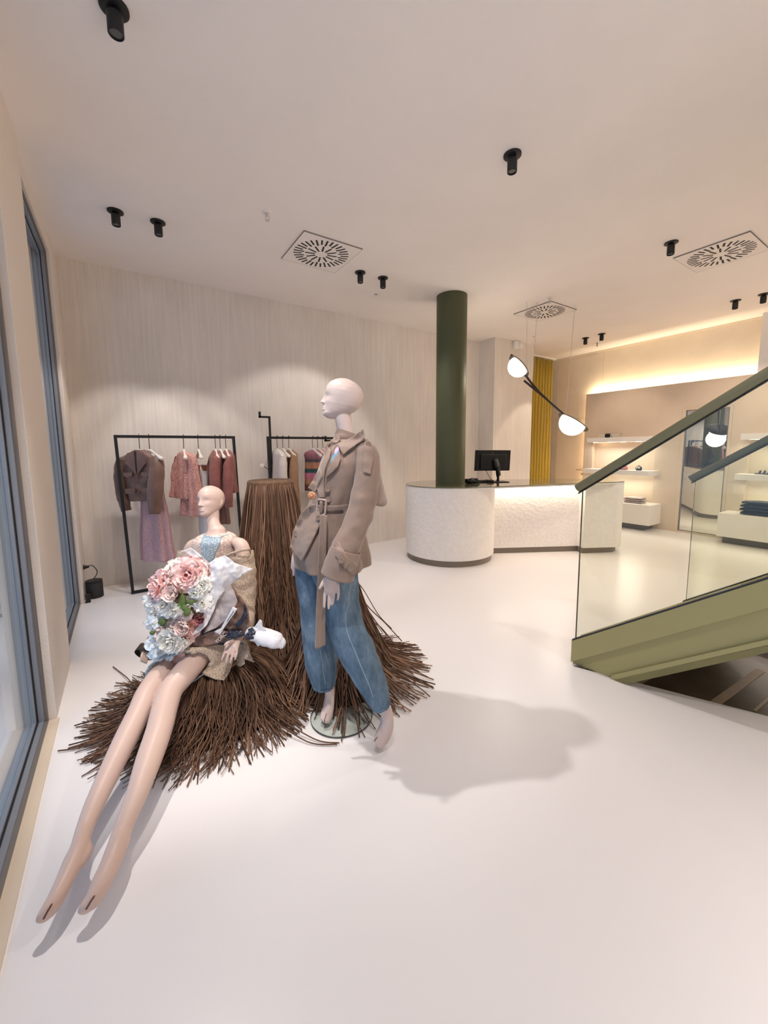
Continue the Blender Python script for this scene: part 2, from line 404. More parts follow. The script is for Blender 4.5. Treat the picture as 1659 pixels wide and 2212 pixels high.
spots = [((.102, 2.202), (.45, 1.55, .45), 1.25, 'black ceiling spotlight above the seated mannequin, at the top edge by the window'),
 ((.086, 3.926), (.15, 4.75, .75), .45, 'black ceiling spotlight closest to the window corner, above the first clothes rack'),
 ((.377, 3.913), (.70, 4.75, .75), .45, 'black ceiling spotlight above the first rack, second from the window'),
 ((2.231, 1.834), (2.0, 2.6, 0), .36, 'single black ceiling spotlight over the open floor in the middle of the shop'),
 ((2.253, 3.827), (1.9, 4.9, .75), .45, 'black ceiling spotlight beside the first air vent, the one away from the pillar'),
 ((2.533, 3.812), (3.3, 3.5, .5), .42, 'black ceiling spotlight beside the first air vent, the one towards the pillar'),
 ((4.382, 1.753), (4.3, 3.1, .5), .6, 'single black ceiling spotlight next to the big air vent above the stairs'),
 ((6.79, 1.929), (7.7, 2.2, .9), .35, 'black ceiling spotlight near the shelf wall, the farther one of the pair above the mirror'),
 ((6.811, 1.663), (7.7, 1.2, .9), .35, 'black ceiling spotlight near the shelf wall, cut by the right edge of the picture'),
 ((6.826, 3.946), (6.0, 4.74, 1.1), .5, 'black ceiling spotlight near the door, the one towards the curtain'),
 ((6.814, 3.662), (7.7, 3.6, .8), .3, 'black ceiling spotlight near the door, the one towards the shelves'),
 ((.10, .55), (.42, 2.08, .85), 1.65, 'black ceiling spotlight over the window bay, just out of the picture above the mannequins'),
 ((2.25, .30), (1.6, 1.2, .3), .45, 'added unseen ceiling spotlight behind the viewer, brightening the open floor'),  # extra spot out of view, added to brighten the floor
 ((.40, .52), (.95, 1.75, .9), .35, 'black ceiling spotlight over the window bay, aimed at the standing mannequin'),
 ((4.4, -.4), (4.8, .2, 0), .6, 'added unseen ceiling spotlight over the stairs, for extra fill'),  # this spot and all below it are unseen, added for fill and bounce
 ((2.2, -2.0), (2.2, -2.4, 0), 3.0, 'added unseen ceiling spotlight by the front wall, for bounce light'),
 ((5.6, 1.0), (5.6, 1.3, 0), .45, 'added unseen ceiling spotlight beyond the stairs, for extra fill'),
 ((.6, -2.2), (.8, -2.6, 0), 3.0, 'added unseen ceiling spotlight by the front wall next to the window, for bounce light'),
 ((5.8, -2.0), (5.8, -2.0, 0), .8, 'added unseen ceiling spotlight in the far front corner, for bounce light'),
 ((4.2, -2.4), (4.2, -2.6, 0), 2.0, 'added unseen ceiling spotlight by the front wall behind the stairs, for bounce light')]
SPOT_SKIP_HEADS = set()
for i, ((x, y), tg, k, lab) in enumerate(spots):
    r = sroot if i == 0 else dup(sroot, (x, y, CEIL), 0, lab, 'ceiling spotlights')
    if i == 0: r.location = (x, y, CEIL); r['label'] = lab; r['group'] = 'ceiling spotlights'
    spot_lamp('spot_beam', (x, y, CEIL-.112), tg, SPOT_W*k, ang={9: 40, 1: 62, 2: 62, 11: 40, 13: 50}.get(i, 82 if i < 11 else 100), blend=.35 if i in (1, 2, 4, 9) else .7, col=SPOT_COL if i not in (6, 7, 8, 9, 10, 16) else (1, .84, .68))
def sprinkler(x, y, lab):
    t = thing('sprinkler', lab, 'sprinkler', (x, y, CEIL), 0, 'ceiling sprinklers')
    obj('escutcheon', MB().lathe([(.030, 0), (.028, -.006), (.012, -.010)], (x, y, CEIL), n=20), M['ventw'], t)
    b = MB().lathe([(.008, -.008), (.008, -.03), (.005, -.034)], (x, y, CEIL), n=12)
    b.tube([(x-.012, y, CEIL-.03), (x-.014, y, CEIL-.05), (x, y, CEIL-.062), (x+.014, y, CEIL-.05), (x+.012, y, CEIL-.03)], .003, 6)
    b.lathe([(.016, -.062), (.016, -.065)], (x, y, CEIL), n=16)
    obj('nozzle', b, M['steel'] if x < 6 else M['black'], t)
sprinkler(1.092, 3.297, 'small white sprinkler head between the first spotlights and the first air vent')
sprinkler(4.636, 3.17, 'small sprinkler head at the corner of the farther air vent above the counter')
sprinkler(7.304, 4.001, 'tiny sprinkler head near the ceiling edge by the door')
for x, y, lab in ((2.705, 4.226, 'small clear ceiling detector between the spotlights and the back wall'), (5.953, 4.352, 'small bright ceiling detector in front of the plaster pier')):
    t = thing('smoke_detector', lab, 'detector', (x, y, CEIL), 0, 'small ceiling detectors')
    obj('detector_ring', MB().lathe([(.045, 0), (.042, -.008), (.020, -.010), (.018, -.004), (0, -.003)], (x, y, CEIL), n=24), M['white'], t)
    obj('detector_bulb', MB().lathe([(.014, -.004), (.012, -.02), (0, -.024)], (x, y, CEIL), n=16), M['steel'], t)
# ---- swirl air vents: a square plate with two rings of radial slots
vroot = thing('air_vent', 'x', 'air vent', (0, 0, CEIL))
obj('vent_plate', MB().box((-.29, -.29, -.011), (.29, .29, .0)), M['ventw'], vroot, smooth=False, local=True)
sl = MB()
def slot(a, r0, r1, w):
    Mx = Matrix.Rotation(a, 4, 'Z'); sl.box((r0, -w/2, -.0125), (r1, w/2, -.010), Mx)
for k in range(32): slot(2*PI*k/32, .165 if k % 2 else .185, .262, .0165)
for k in range(12): slot(2*PI*(k+.5)/12, .060, .152, .0165)
obj('vent_slots', sl, M['slot'], vroot, smooth=False, local=True)
ed = MB()
for a in range(4): ed.box((-.2925, .2903, -.0115), (.2925, .2925, 0), Matrix.Rotation(a*PI/2, 4, 'Z'))
obj('plate_side_shade', ed, mat('side_shade_grey', (.25, .22, .20, 1), .7), vroot, smooth=False, local=True)  # thin dark bars: shading of the plate's side faces put into the colour
vents = [((1.730, 3.675), 'square swirl air vent in the ceiling above the clothes racks'),
 ((5.030, 1.577), 'square swirl air vent in the ceiling at the right edge, above the stairs'),
 ((5.030, 3.515), 'square swirl air vent in the ceiling above the counter, behind the pendant wires')]
for i, ((x, y), lab) in enumerate(vents):
    if i == 0: vroot.location = (x, y, CEIL); vroot['label'] = lab; vroot['group'] = 'ceiling air vents'
    else: dup(vroot, (x, y, CEIL), 0, lab, 'ceiling air vents')
# ================================================================== sales counter
U = Vector((.8712, -.4909, 0)); N_ = Vector((-.4909, -.8712, 0)); C0 = Vector((3.626, 3.887, 0))
def cu(u, n, z=0): return C0 + U*u + N_*n + Vector((0, 0, z))
M['stucco'] = mat('rough_stucco', (.86, .82, .78, 1), .85, spec=.2, bump=1.0, bscale=24, var=.03, vscale=20)
M['plinth'] = mat('plinth_bronze', (.20, .165, .125, 1), .4, spec=.5)
M['topglass'] = mat('olive_glass_top', (.16, .15, .085, 1), .04, spec=1.0, coat=.6)
r0, r1, u1, n1 = .586, .30, 2.20, -.16
def hull(off=0.0, nseg=28):
    "counter outline: big round end at u=0, small one at u1, joined by tangents (u, n)"
    a = Vector((0, 0)); b = Vector((u1, n1)); d = b-a; L = d.length; ph = math.atan2(d.y, d.x); be = math.acos((r0-r1)/L)
    pts = []
    for i in range(nseg+1):
        t = ph+be+(2*PI-2*be)*i/nseg; pts.append((a.x+(r0+off)*math.cos(t), a.y+(r0+off)*math.sin(t)))
    for i in range(nseg+1):
        t = ph-be+(2*be)*i/nseg; pts.append((b.x+(r1+off)*math.cos(t), b.y+(r1+off)*math.sin(t)))
    return pts
ct = thing('sales_counter', 'white stucco sales counter with rounded ends and a glossy olive glass top', 'counter', tuple(C0))
HT = .985; ZP = .078
def tow(poly): return [((C0+U*a+N_*b).x, (C0+U*a+N_*b).y) for a, b in poly]
def clip(poly, umin, umax):
    out = []
    for lim, sgn in ((umin, 1), (umax, -1)):
        src = out if out else poly; res = []
        for i in range(len(src)):
            p, q = src[i], src[(i+1) % len(src)]; fp, fq = sgn*(p[0]-lim), sgn*(q[0]-lim)
            if fp >= 0: res.append(p)
            if fp*fq < 0:
                t = fp/(fp-fq); res.append((p[0]+(q[0]-p[0])*t, p[1]+(q[1]-p[1])*t))
        out = res
    return out
circ = [(r0*math.cos(2*PI*i/72), r0*math.sin(2*PI*i/72)) for i in range(72)]
obj('round_end', MB().prism(tow(circ), ZP, HT-.012), M['stucco'], ct, bevel=.006)
hh = hull()
rb = [(a, min(b, .125)) for a, b in clip(hh, 1.825, 9)]
obj('round_end', MB().prism(tow(rb), ZP, HT-.012), M['stucco'], ct, bevel=.006)
mid = [(.30, -.01), (1.84, -.01), (1.84, -.45), (.30, -.55)]
obj('recessed_front', MB().prism(tow(mid), ZP, HT-.012), M['stucco'], ct)
M['rim'] = mat('counter_rim_white', (.80, .77, .73, 1), .5)
obj('top_rim', MB().prism(tow([(a, b) for a, b in hull(0)]), HT-.030, HT-.010), M['rim'], ct, bevel=.003)
obj('glass_top', MB().prism(tow(hull(.004)), HT-.010, HT), M['topglass'], ct, bevel=.002)
pl = MB()
pl.prism(tow([(a*.955, b*.955) for a, b in circ]), 0, ZP)
pl.prism(tow([(a-.03 if a > 2.3 else a, min(b, .125)-.03) for a, b in clip(hull(-.02), 1.83, 9)]), 0, ZP)
pl.prism(tow([(.3, -.03), (1.87, -.03), (1.87, -.40), (.3, -.5)]), 0, ZP)
obj('plinth', pl, M['plinth'], ct, ang=30)
M['led'] = emitter('led_strip', (1, .86, .68), 5.0)
obj('light_strip', MB().prism(tow([(.62, .03), (1.80, .03), (1.80, .045), (.62, .045)]), HT-.038, HT-.031), M['led'], ct, smooth=False)
_c = cu(1.2, .05, HT-.045)
area('counter_glow', _c, 1.15, .03, Matrix(((U.x, N_.x, 0), (U.y, N_.y, 0), (0, 0, -1))).to_euler() if False else (0, 0, math.atan2(U.y, U.x)), LEDC, 3.5)

# ---- monitor with its back to the shop
M['screenback'] = mat('black_plastic', (.006, .006, .007, 1), .35, spec=.4)
M['logo'] = mat('logo_grey', (.10, .10, .11, 1), .3, metal=.6)
mc = Vector((4.10, 3.60, HT))
A1 = P(1029.5, 973, 1); 
def D(px, py, dep):                    # point at camera depth dep
    return EYE + ray(px, py)*dep
DM = 5.32
tl, tr_, br, bl = D(1029.5, 973, DM-.06), D(1108, 972.5, DM+.02), D(1098, 1016.5, DM+.06), D(1022, 1017, DM-.02)
mo = thing('computer_monitor', 'black computer monitor seen from behind, standing on the sales counter', 'monitor', (0.5*(bl+br).x, 0.5*(bl+br).y, HT))
ex = (br-bl).normalized(); ez = ((tl+tr_)-(bl+br)).normalized(); ey = ez.cross(ex).normalized(); ez = ex.cross(ey)
w = (br-bl).length; hgt = ((tl+tr_)/2-(bl+br)/2).length; cc = (tl+tr_+bl+br)/4
MM = Matrix(((ex.x, ey.x, ez.x, cc.x), (ex.y, ey.y, ez.y, cc.y), (ex.z, ey.z, ez.z, cc.z), (0, 0, 0, 1)))
back = obj('screen_housing', MB().box((-w/2, 0, -hgt/2), (w/2, .022, hgt/2), MM).box((-w*.36, -.022, -hgt*.42), (w*.36, .004, hgt*.30), MM), M['screenback'], mo, bevel=.006)
obj('display', MB().box((-w/2+.008, .0215, -hgt/2+.012), (w/2-.008, .0228, hgt/2-.008), MM), mat('display_dark', (.01, .012, .015, 1), .1), mo, smooth=False)
lg = MB(); lc = Vector((-.0, -.002, hgt*.30))
lg.lathe([(.0215, -.001), (.0215, .0015), (.0185, .0015), (.0185, -.001)], n=32, M=MM @ Matrix.Translation(Vector((-.005, -.0015, hgt*.31))) @ Matrix.Rotation(PI/2, 4, 'X'), cap=False)
obj('logo_ring', lg, M['logo'], back)
st = MB(); pb = D(1076, 1030, DM+.08)
pb = Vector((pb.x, pb.y, HT)); 
st.tube([MM @ Vector((.02, -.03, .02)), MM @ Vector((.035, -.075, -.07)), pb+Vector((.01, -.0, .085))], [(.034, .013)]*3, 12, ref=tuple(ex))
st.tube([pb+Vector((0, 0, .12)), pb+Vector((0, 0, .004))], .018, 12)
obj('stand_arm', st, M['screenback'], mo)
obj('stand_foot', MB().box((-.125, -.09, 0), (.125, .09, .010), Matrix.Translation(pb) @ Matrix.Rotation(math.atan2(ex.y, ex.x), 4, 'Z')), M['screenback'], mo, bevel=.004)
cb = D(1050, 1017, DM); pts, _ = smooth_path([cb, cb.lerp(pb, .35)+Vector((0, 0, -.045)), cb.lerp(pb, .75)+Vector((0, 0, -.03)), pb+Vector((0, 0, .06))], 16)
obj('monitor_cable', MB().tube(pts, .0035, 8), M['screenback'], mo)
# keyboard, cables and card reader lying behind the pillar
kb = onZ(1010, 1036, HT)
t = thing('keyboard', 'black keyboard lying on the counter between the pillar and the monitor', 'keyboard', (4.10, 3.80, HT+.001), math.atan2(U.y, U.x))
ks = MB().box((-.20, -.065, .0), (.20, .065, .016)); 
obj('keyboard_body', ks, M['screenback'], t, bevel=.004, local=True)
kk = MB()
for i in range(14):
    for j in range(5): kk.box((-.19+i*.0272, -.058+j*.0235, .016), (-.19+i*.0272+.023, -.058+j*.0235+.019, .021))
obj('keys', kk, M['black'], t, local=True, smooth=False)
cabl = MB(); rc = random.Random(3)
for k in range(7):
    base = Vector((3.86, 3.76, HT+.006)); pts = []
    for i in range(9): pts.append(base+Vector((rc.uniform(-.10, .13), rc.uniform(-.10, .06), rc.uniform(.0, .055))))
    pp, _ = smooth_path(pts, 50); cabl.tube(pp, .006, 6)
obj('cable_bundle', cabl, M['black'], label='tangle of black cables heaped on the counter beside the pillar', cat='cable')
t = thing('card_reader', 'small black card reader on the counter at the foot of the monitor', 'card reader', (4.19, 3.70, HT), math.atan2(U.y, U.x))
obj('reader_body', MB().box((-.04, -.08, 0), (.04, .08, .03)), M['screenback'], t, bevel=.006, local=True)
obj('reader_display', MB().box((-.03, .02, .0301), (.03, .065, .0312)), M['lensg'], t, smooth=False, local=True)

# ================================================================== pendant mobile lamp over the counter
L1 = Vector((4.522, 3.427, 0)); L2 = Vector((5.172, 3.157, 0)); LT = (L2-L1).normalized(); LN = Vector((-LT.y, LT.x, 0))
def LP(px, py, off=0.0):
    d = ray(px, py); return EYE + d*(LN.dot(L1-EYE*1.0+Vector((0, 0, EYE.z)))/LN.dot(d)) + LN*off
M['opal'] = emitter('opal_glass_lit', (1, .90, .80), 7.0)
M['bronze'] = mat('dark_bronze', (.030, .022, .018, 1), .4, metal=.4)
lamp = thing('pendant_lamp', 'black mobile pendant lamp with two glowing glass domes, hung on wires over the counter', 'pendant lamp', (4.85, 3.29, 1.7))
def rod(pix, rad=.0145):
    pts = [LP(*q) for q in pix]; pp, _ = smooth_path(pts, 40); return MB().tube(pp, rad, 10)
obj('curved_rod', rod([(1104, 766), (1120, 789), (1137, 813), (1151, 831), (1166, 848), (1181, 862)]), M['bronze'], lamp)
obj('curved_rod', rod([(1132, 822), (1150, 837), (1178, 860), (1205, 884), (1222, 899), (1243, 916), (1263, 930)]), M['bronze'], lamp)
def dome(a, b, side):
    pa, pb_ = LP(*a), LP(*b); c = (pa+pb_)/2; ax = (pb_-pa).normalized(); r = (pb_-pa).length/2
    vd = Vector((c.x, c.y, 0)).normalized(); nz = ax.cross(vd).normalized()
    if nz.z > 0: nz = -nz
    nz = (nz-vd*.24).normalized(); nz = (nz-ax*nz.dot(ax)).normalized(); sd_ = nz.cross(ax)
    Mx = Matrix(((ax.x, sd_.x, nz.x, c.x), (ax.y, sd_.y, nz.y, c.y), (ax.z, sd_.z, nz.z, c.z), (0, 0, 0, 1)))
    d = obj('lamp_disc', MB().lathe([(0, -.012), (r*.9, -.010), (r, -.004), (r, .006), (0, .008)], n=40, M=Mx), M['bronze'], lamp)
    prof = [(r*.78*math.cos(q), .008+r*.78*math.sin(q)) for q in [PI/2*i/12 for i in range(13)]]
    prof[-1] = (.002, prof[-1][1])
    obj('glass_dome', MB().lathe(prof, n=40, M=Mx), M['opal'], lamp)
    l = bpy.data.lights.new('dome_light', 'POINT'); l.energy = 9; l.color = (1, .86, .70); l.shadow_soft_size = r*.75
    o = bpy.data.objects.new('dome_light', l); COL.objects.link(o); o.location = c+nz*(r*1.05)
dome((1104, 768), (1138, 813), 1); dome((1212, 893), (1263, 931), 1)
for (x, y), bot in (((4.522, 3.427), LP(1138, 814)), ((4.664, 3.370), LP(1150, 829)), ((5.172, 3.157), LP(1222, 898))):
    obj('suspension_wire', MB().tube([(x, y, CEIL), bot], .0028, 6), M['steel'], lamp)
    obj('ceiling_cup', MB().lathe([(.018, 0), (.016, -.012), (.004, -.03)], (x, y, CEIL), n=16), M['white'], lamp)
# motion sensor on the pier
pc = onY(1113, 747, 4.74)
t = thing('motion_sensor', 'small round white sensor high on the plaster pier beside the pendant lamp', 'sensor', tuple(pc))
obj('sensor_body', MB().box((pc.x-.075, 4.66, pc.z-.07), (pc.x+.035, 4.742, pc.z+.075)), M['white'], t, bevel=.02)
obj('sensor_eye', MB().lathe([(.055, 0), (.05, .02), (.03, .03), (0, .034)], n=24, M=Matrix.Translation((pc.x+.045, 4.655, pc.z-.01)) @ Matrix.Rotation(PI/2, 4, 'X')), M['ventw'], t)
sw = onX(1025, 976, 5.44)
obj('light_switch', MB().box((5.43, sw.y-.05, sw.z-.07), (5.4405, sw.y+.05, sw.z+.07)), M['white'], bevel=.003, label='small white switch plate on the side of the plaster pier behind the monitor', cat='switch')

# ================================================================== curtain
M['curtain'] = mat('mustard_satin', (.52, .375, .05, 1), .38, spec=.5, sheen=.3, bump=.1, bscale=90, stretch=(1, 1, .1))
cu_ = thing('curtain', 'mustard yellow pleated curtain hanging between the plaster pier and the door', 'curtain', (7.2, 5.22, 0))
rows = []
for k in range(9):
    z = .02+(CEIL-.07)*k/8; row = []
    for i in range(241):
        f = i/240; x = 6.52+1.26*f
        a = .065*(1+.25*math.sin(3*f+1)); y = 5.22+a*math.sin(2*PI*f*12+.5*math.sin(k*.7+f*9))+.012*noise.noise(Vector((f*20, z*1.2, 0)))
        row.append(Vector((x, y, z)))
    rows.append(row)
obj('curtain_cloth', MB().sheet(rows), M['curtain'], cu_, solid=.003, ang=180)
obj('curtain_track', MB().box((6.5, 5.17, CEIL-.03), (7.86, 5.27, CEIL)), M['white'], cu_)

# ================================================================== staircase
M['stairgreen'] = mat('olive_stair_paint', (.33, .295, .13, 1), .45, spec=.4)
M['stairdark'] = mat('olive_handrail_paint', (.19, .18, .105, 1), .55, spec=.25)
M['railglass'] = glass('balustrade_glass', (.92, .935, .89, 1), 1.33)
sd = Vector((.15, -.989, 0)).normalized(); sn = Vector((sd.y, -sd.x, 0))   # sn points towards the viewer side
if sn.x > 0: sn = -sn
SL = .72; S0 = Vector((2.427, 1.397, 0)); S1 = Vector((3.80, 1.255, 0))
def sp(o, s, n, z): return o + sd*s + sn*n + Vector((0, 0, z))
SE = 4.1
stair = thing('staircase', 'olive green staircase rising to the right with glass balustrades', 'staircase', tuple(S0))
def band(o, za, zb, n0, n1, s0, s1, zmin=None):
    "straight inclined band between two parallel sloping lines, thickness n0..n1"
    m = MB(); poly = [(s0, za+SL*s0), (s1, za+SL*s1), (s1, zb+SL*s1), (s0, zb+SL*s0)]
    if zmin is not None:
        sx = (zmin-za)/SL
        poly = [(sx, zmin), (s1, za+SL*s1), (s1, zb+SL*s1), (s0, zb+SL*s0), (s0, zmin)] if zb+SL*s0 > zmin else [(sx, zmin), (s1, za+SL*s1), (s1, zb+SL*s1), ((zmin-zb)/SL, zmin)]
    a = [sp(o, s, n0, z) for s, z in poly]; b = [sp(o, s, n1, z) for s, z in poly]; k = len(a)
    m.add(a+b, [tuple(range(k)), tuple(range(2*k-1, k-1, -1))]+[(i, (i+1) % k, k+(i+1) % k, k+i) for i in range(k)]); return m
for o, sg in ((S0, 1), (S1, -1)):
    obj('fascia_plate', band(o, .018, .166, -.004*sg, .016*sg, 0, SE), M['stairgreen'], stair, bevel=.002)
    if sg == 1:
        obj('stringer_beam', band(o, -.158, .02, -.09*sg, -.016*sg, .0, SE, zmin=.0), M['stairgreen'], stair)
        obj('stringer_flange', band(o, -.185, -.150, -.09*sg, .000*sg, .24, SE, zmin=-.061), M['stairgreen'], stair)
    else:
        obj('stringer_beam', band(o, -.158, .02, -.09*sg, -.016*sg, .0, SE, zmin=.0), M['stairgreen'], stair)
    obj('gasket', band(o, .163, .176, -.012*sg, .012*sg, .0, SE), M['gasket'], stair)
    obj('glass_panel', band(o, .17, 1.165, -.007*sg, .007*sg, .022, SE), M['railglass'], stair, smooth=False)
    ge = MB(); 
    obj('glass_edge', MB().box((-.0075, -.0015, .185), (.0075, .0015, 1.175), Matrix.Translation(o+sd*.0205) @ Matrix.Rotation(math.atan2(sd.y, sd.x)+PI/2, 4, 'Z')), mat('glass_edge_dark', (.10, .09, .07, 1), .2), stair, smooth=False)
    p0 = sp(o, -.015, 0, 1.175+.012); p1 = sp(o, SE, 0, 1.187+SL*SE)
    rl = MB().tube([p0, p1], [(.026, .024)]*2, 24, ref=(0, 0, 1))
    obj('handrail', rl, M['stairdark'], stair, ang=50)
    obj('handrail_channel', MB().tube([p0+Vector((0, 0, -.031))+sd*.01, p1+Vector((0, 0, -.031))], [(.005, .010)]*2, 8, ref=(0, 0, 1)), M['gasket'], stair)
wv = (S1-S0)
NS = 15
for k in range(NS):
    s = .03+.255*k; z = .170+.1835*k
    a0 = S0+sd*s-sn*.05; a1 = S1+sd*s+sn*.05; b0 = a0+sd*.285; b1 = a1+sd*.285
    poly = [(p.x, p.y) for p in (a0, a1, b1, b0)]
    obj('tread', MB().prism(poly, z, z+.028), M['stairgreen'], stair, bevel=.003)
    r0_, r1_ = a0+sd*.02, a1+sd*.02
    poly = [(p.x, p.y) for p in (r0_, r1_, r1_+sd*.012, r0_+sd*.012)]
    obj('riser', MB().prism(poly, z-.17 if k == 0 else z-.1555, z), M['stairgreen'], stair)

# ================================================================== wall shelves and what lies on them
def shelf(name, y0, y1, zt, th, dep, lab, lights=()):
    t = thing(name, lab, 'shelf', (PF, (y0+y1)/2, zt-th))
    r = .10; poly = [(PF+.02, y0), (PF+.02, y1), (PF-dep, y1)]
    for i in range(9):
        q = PI/2*i/8; poly.append((PF-dep+r-r*math.cos(q), y0+r-r*math.sin(q)))
    obj('shelf_board', MB().prism(poly, zt-th, zt), M['white'], t, bevel=.003)
    for ly in lights:
        obj('shelf_downlight', MB().box((PF-dep+.06, ly-.045, zt-th-.004), (PF-dep+.085, ly+.045, zt-th+.001)), M['led'], t, smooth=False)
    return t
shelf('wall_shelf', 3.10, 4.26, 1.625, .085, .22, 'upper white wall shelf nearer the door, with a row of small lights under it', (4.12, 3.86, 3.62, 3.36))
shelf('wall_shelf', 3.06, 4.29, 1.030, .085, .26, 'middle white wall shelf nearer the door, with a rounded corner', ())
shelf('wall_shelf', .40, 1.96, 1.625, .085, .22, 'upper white wall shelf on the right of the mirror', (1.78, 1.5, 1.2, .9))
shelf('wall_shelf', .40, 1.98, 1.035, .085, .26, 'middle white wall shelf on the right of the mirror', ())
def block(y0, y1, z0, z1, dep, lab):
    t = thing('display_plinth', lab, 'display plinth', (PF-dep/2, (y0+y1)/2, 0))
    obj('plinth_box', MB().box((PF-dep, y0, z0), (PF-.001, y1, z1)), M['white'], t, bevel=.003)
    obj('plinth_foot', MB().box((PF-dep+.10, y0+.12, 0), (PF-.002, y1-.05, z0+.01)), mat('foot_dark', (.14, .13, .12, 1), .6), t)
block(3.0, 4.36, .105, .455, .42, 'white floating box plinth under the shelves nearer the door')
block(.30, 2.09, .105, .455, .42, 'white floating box plinth under the shelves on the right of the mirror')
for y0, y1 in ((3.2, 4.2), (.6, 1.9)):
    area('shelf_glow', (PF-.12, (y0+y1)/2, 1.535), .05, y1-y0, (0, math.radians(20), 0), (1, .92, .82), 9)
    area('shelf_glow', (PF-.12, (y0+y1)/2, .94), .05, y1-y0, (0, math.radians(20), 0), (1, .92, .82), 8)
def folded(name, lab, cat, c, w, d, h, cols, n, seed, group=None):
    "a garment folded flat: soft rounded slabs"
    rr = random.Random(seed); t = thing(name, lab, cat, c, 0, group)
    for k in range(n):
        m = MB(); rings = []; hh = h/n; ox, oy = rr.uniform(-.008, .008), rr.uniform(-.01, .01)
        for i in range(13):
            f = i/12; e = max(.62, min(1, (math.sin(PI*min(max(f, .02), .98)))**.3))
            yy = -w/2+w*f; ring = []
            for j in range(20):
                q = 2*PI*j/20; cx, sx = math.cos(q), math.sin(q); cx = math.copysign(abs(cx)**.5, cx); sx = math.copysign(abs(sx)**.7, sx)
                wob = 1+.05*noise.noise(Vector((f*6, q*2, seed+k)))
                ring.append(Vector((c[0]+ox+d/2*cx*wob*(.9+.1*e), c[1]+oy+yy, c[2]+hh*k+hh/2+hh/2*sx*e*1.02+.004*noise.noise(Vector((f*8, cx*3, k+seed))))))
            rings.append(ring)
        m.loft(rings); obj('folded_layer', m, cols[k % len(cols)], t, ang=180)
    return t
M['cream'] = mat('cream_cloth', (.74, .66, .57, 1), .9, bump=.3, bscale=120)
M['rosegrey'] = mat('rose_grey_cloth', (.50, .40, .37, 1), .9, var=.25, vscale=30, bump=.4, bscale=90)
M['navy'] = mat('dark_denim', (.012, .014, .022, 1), .9, var=.4, vscale=40, bump=.3, bscale=200)
M['pinkwool'] = mat('pink_wool', (.50, .18, .17, 1), .95, var=.3, vscale=25, bump=.5, bscale=90)
for k, z in enumerate((1.626, 1.648, 1.670)):
    t = thing('rolled_paper', 'x', 'rolled paper', (PF-.10, 3.95, z), 0, 'pale rolls on the upper shelf')
    t['label'] = ('lowest', 'middle', 'topmost')[k]+' of the three pale rolls tied with a dark ribbon on the upper shelf'
    obj('roll', MB().tube([(PF-.10, 3.72, z+.011), (PF-.10, 4.10, z+.011)], .0108, 12), M['cream'], t)
t = thing('ribbon_tie', 'dark ribbon knotted round the pale rolls on the upper shelf', 'ribbon', (PF-.10, 3.92, 1.626))
m = MB().tube([(PF-.10, 3.88, 1.662), (PF-.10, 3.97, 1.662)], [(.026, .040)]*2, 20, ref=(1, 0, 0))
obj('ribbon_band', m, M['navy'], t)
obj('ribbon_tail', MB().tube([(PF-.124, 3.91, 1.685), (PF-.145, 3.86, 1.668), (PF-.14, 3.83, 1.645)], [(.003, .010)]*3, 8), M['navy'], t)
obj('ribbon_tail', MB().tube([(PF-.10, 3.715, 1.69), (PF-.11, 3.68, 1.695), (PF-.10, 3.66, 1.68)], [(.002, .006)]*3, 6), M['navy'], t)
# crumpled scarf, bow, shirts, shoe, sandals, jeans
def crumple(c, sx, sy, sz, seed, amp=.25):
    m = MB(); b = MB().ball((0, 0, 0), 1.0, 40, 24); 
    for p in b.v:
        q = p*1.0; d = 1+amp*noise.noise(q*2.3+Vector((seed, 0, 0)))+amp*.6*abs(noise.noise(q*5+Vector((0, seed, 0))))
        z = max(q.z*d*sz, -sz*.55); m.v.append(Vector((c[0]+q.x*d*sx, c[1]+q.y*d*sy, c[2]+z+sz*.55)))
    m.f = b.f; m.m = b.m; return m
obj('scarf', crumple((PF-.13, 3.68, 1.03), .075, .15, .055, 3, .35), M['pinkwool'], label='crumpled pink scarf on the middle shelf nearer the door', cat='scarf', ang=180)
t = thing('bow_ornament', 'small black and white bow on the middle shelf beside the pink scarf', 'bow', (PF-.15, 3.33, 1.03))
obj('bow_body', crumple((PF-.15, 3.33, 1.03), .034, .045, .050, 8, .4), M['navy'], t, ang=180)
m = MB()
for a in range(7):
    q = 2*PI*a/7+.3; e = Vector((PF-.165-.02*math.cos(q*2), 3.33+.035*math.cos(q), 1.075+.028*math.sin(q))); m.tube([Vector((PF-.175, 3.33, 1.075)), e.lerp(Vector((PF-.18, 3.33, 1.075)), .4)+Vector((-.012, 0, .004)), e], [.005, .010, .004], 8, round_=True)
obj('bow_loops', m, M['cream'], t)
folded('folded_shirts', 'stack of three folded rose grey shirts tied together on the box plinth by the counter', 'folded clothes', (PF-.20, 3.35, .455), .30, .22, .105, [M['rosegrey']], 3, 4)
folded('folded_jeans', 'stack of folded dark jeans on the right-hand box plinth, cut by the picture edge', 'folded clothes', (PF-.22, 1.62, .455), .48, .26, .20, [M['navy']], 4, 9)
t = thing('shoe', 'brown heeled shoe on the box plinth, half hidden by the counter end', 'shoe', (PF-.22, 3.86, .455), 0)
pts, rr = smooth_path([(PF-.22, 3.74, .53), (PF-.22, 3.80, .505), (PF-.22, 3.88, .475), (PF-.22, 3.98, .468)], 14, [(.022, .02), (.026, .024), (.03, .018), (.018, .01)])
obj('shoe_upper', MB().tube(pts, rr, 12, round_=True), mat('tan_leather', (.30, .12, .07, 1), .5), t)
obj('shoe_heel', MB().tube([(PF-.22, 3.75, .515), (PF-.22, 3.742, .456)], [.014, .008], 8), M['black'], t)
M['sandal'] = mat('dark_brown_leather', (.045, .025, .02, 1), .5)
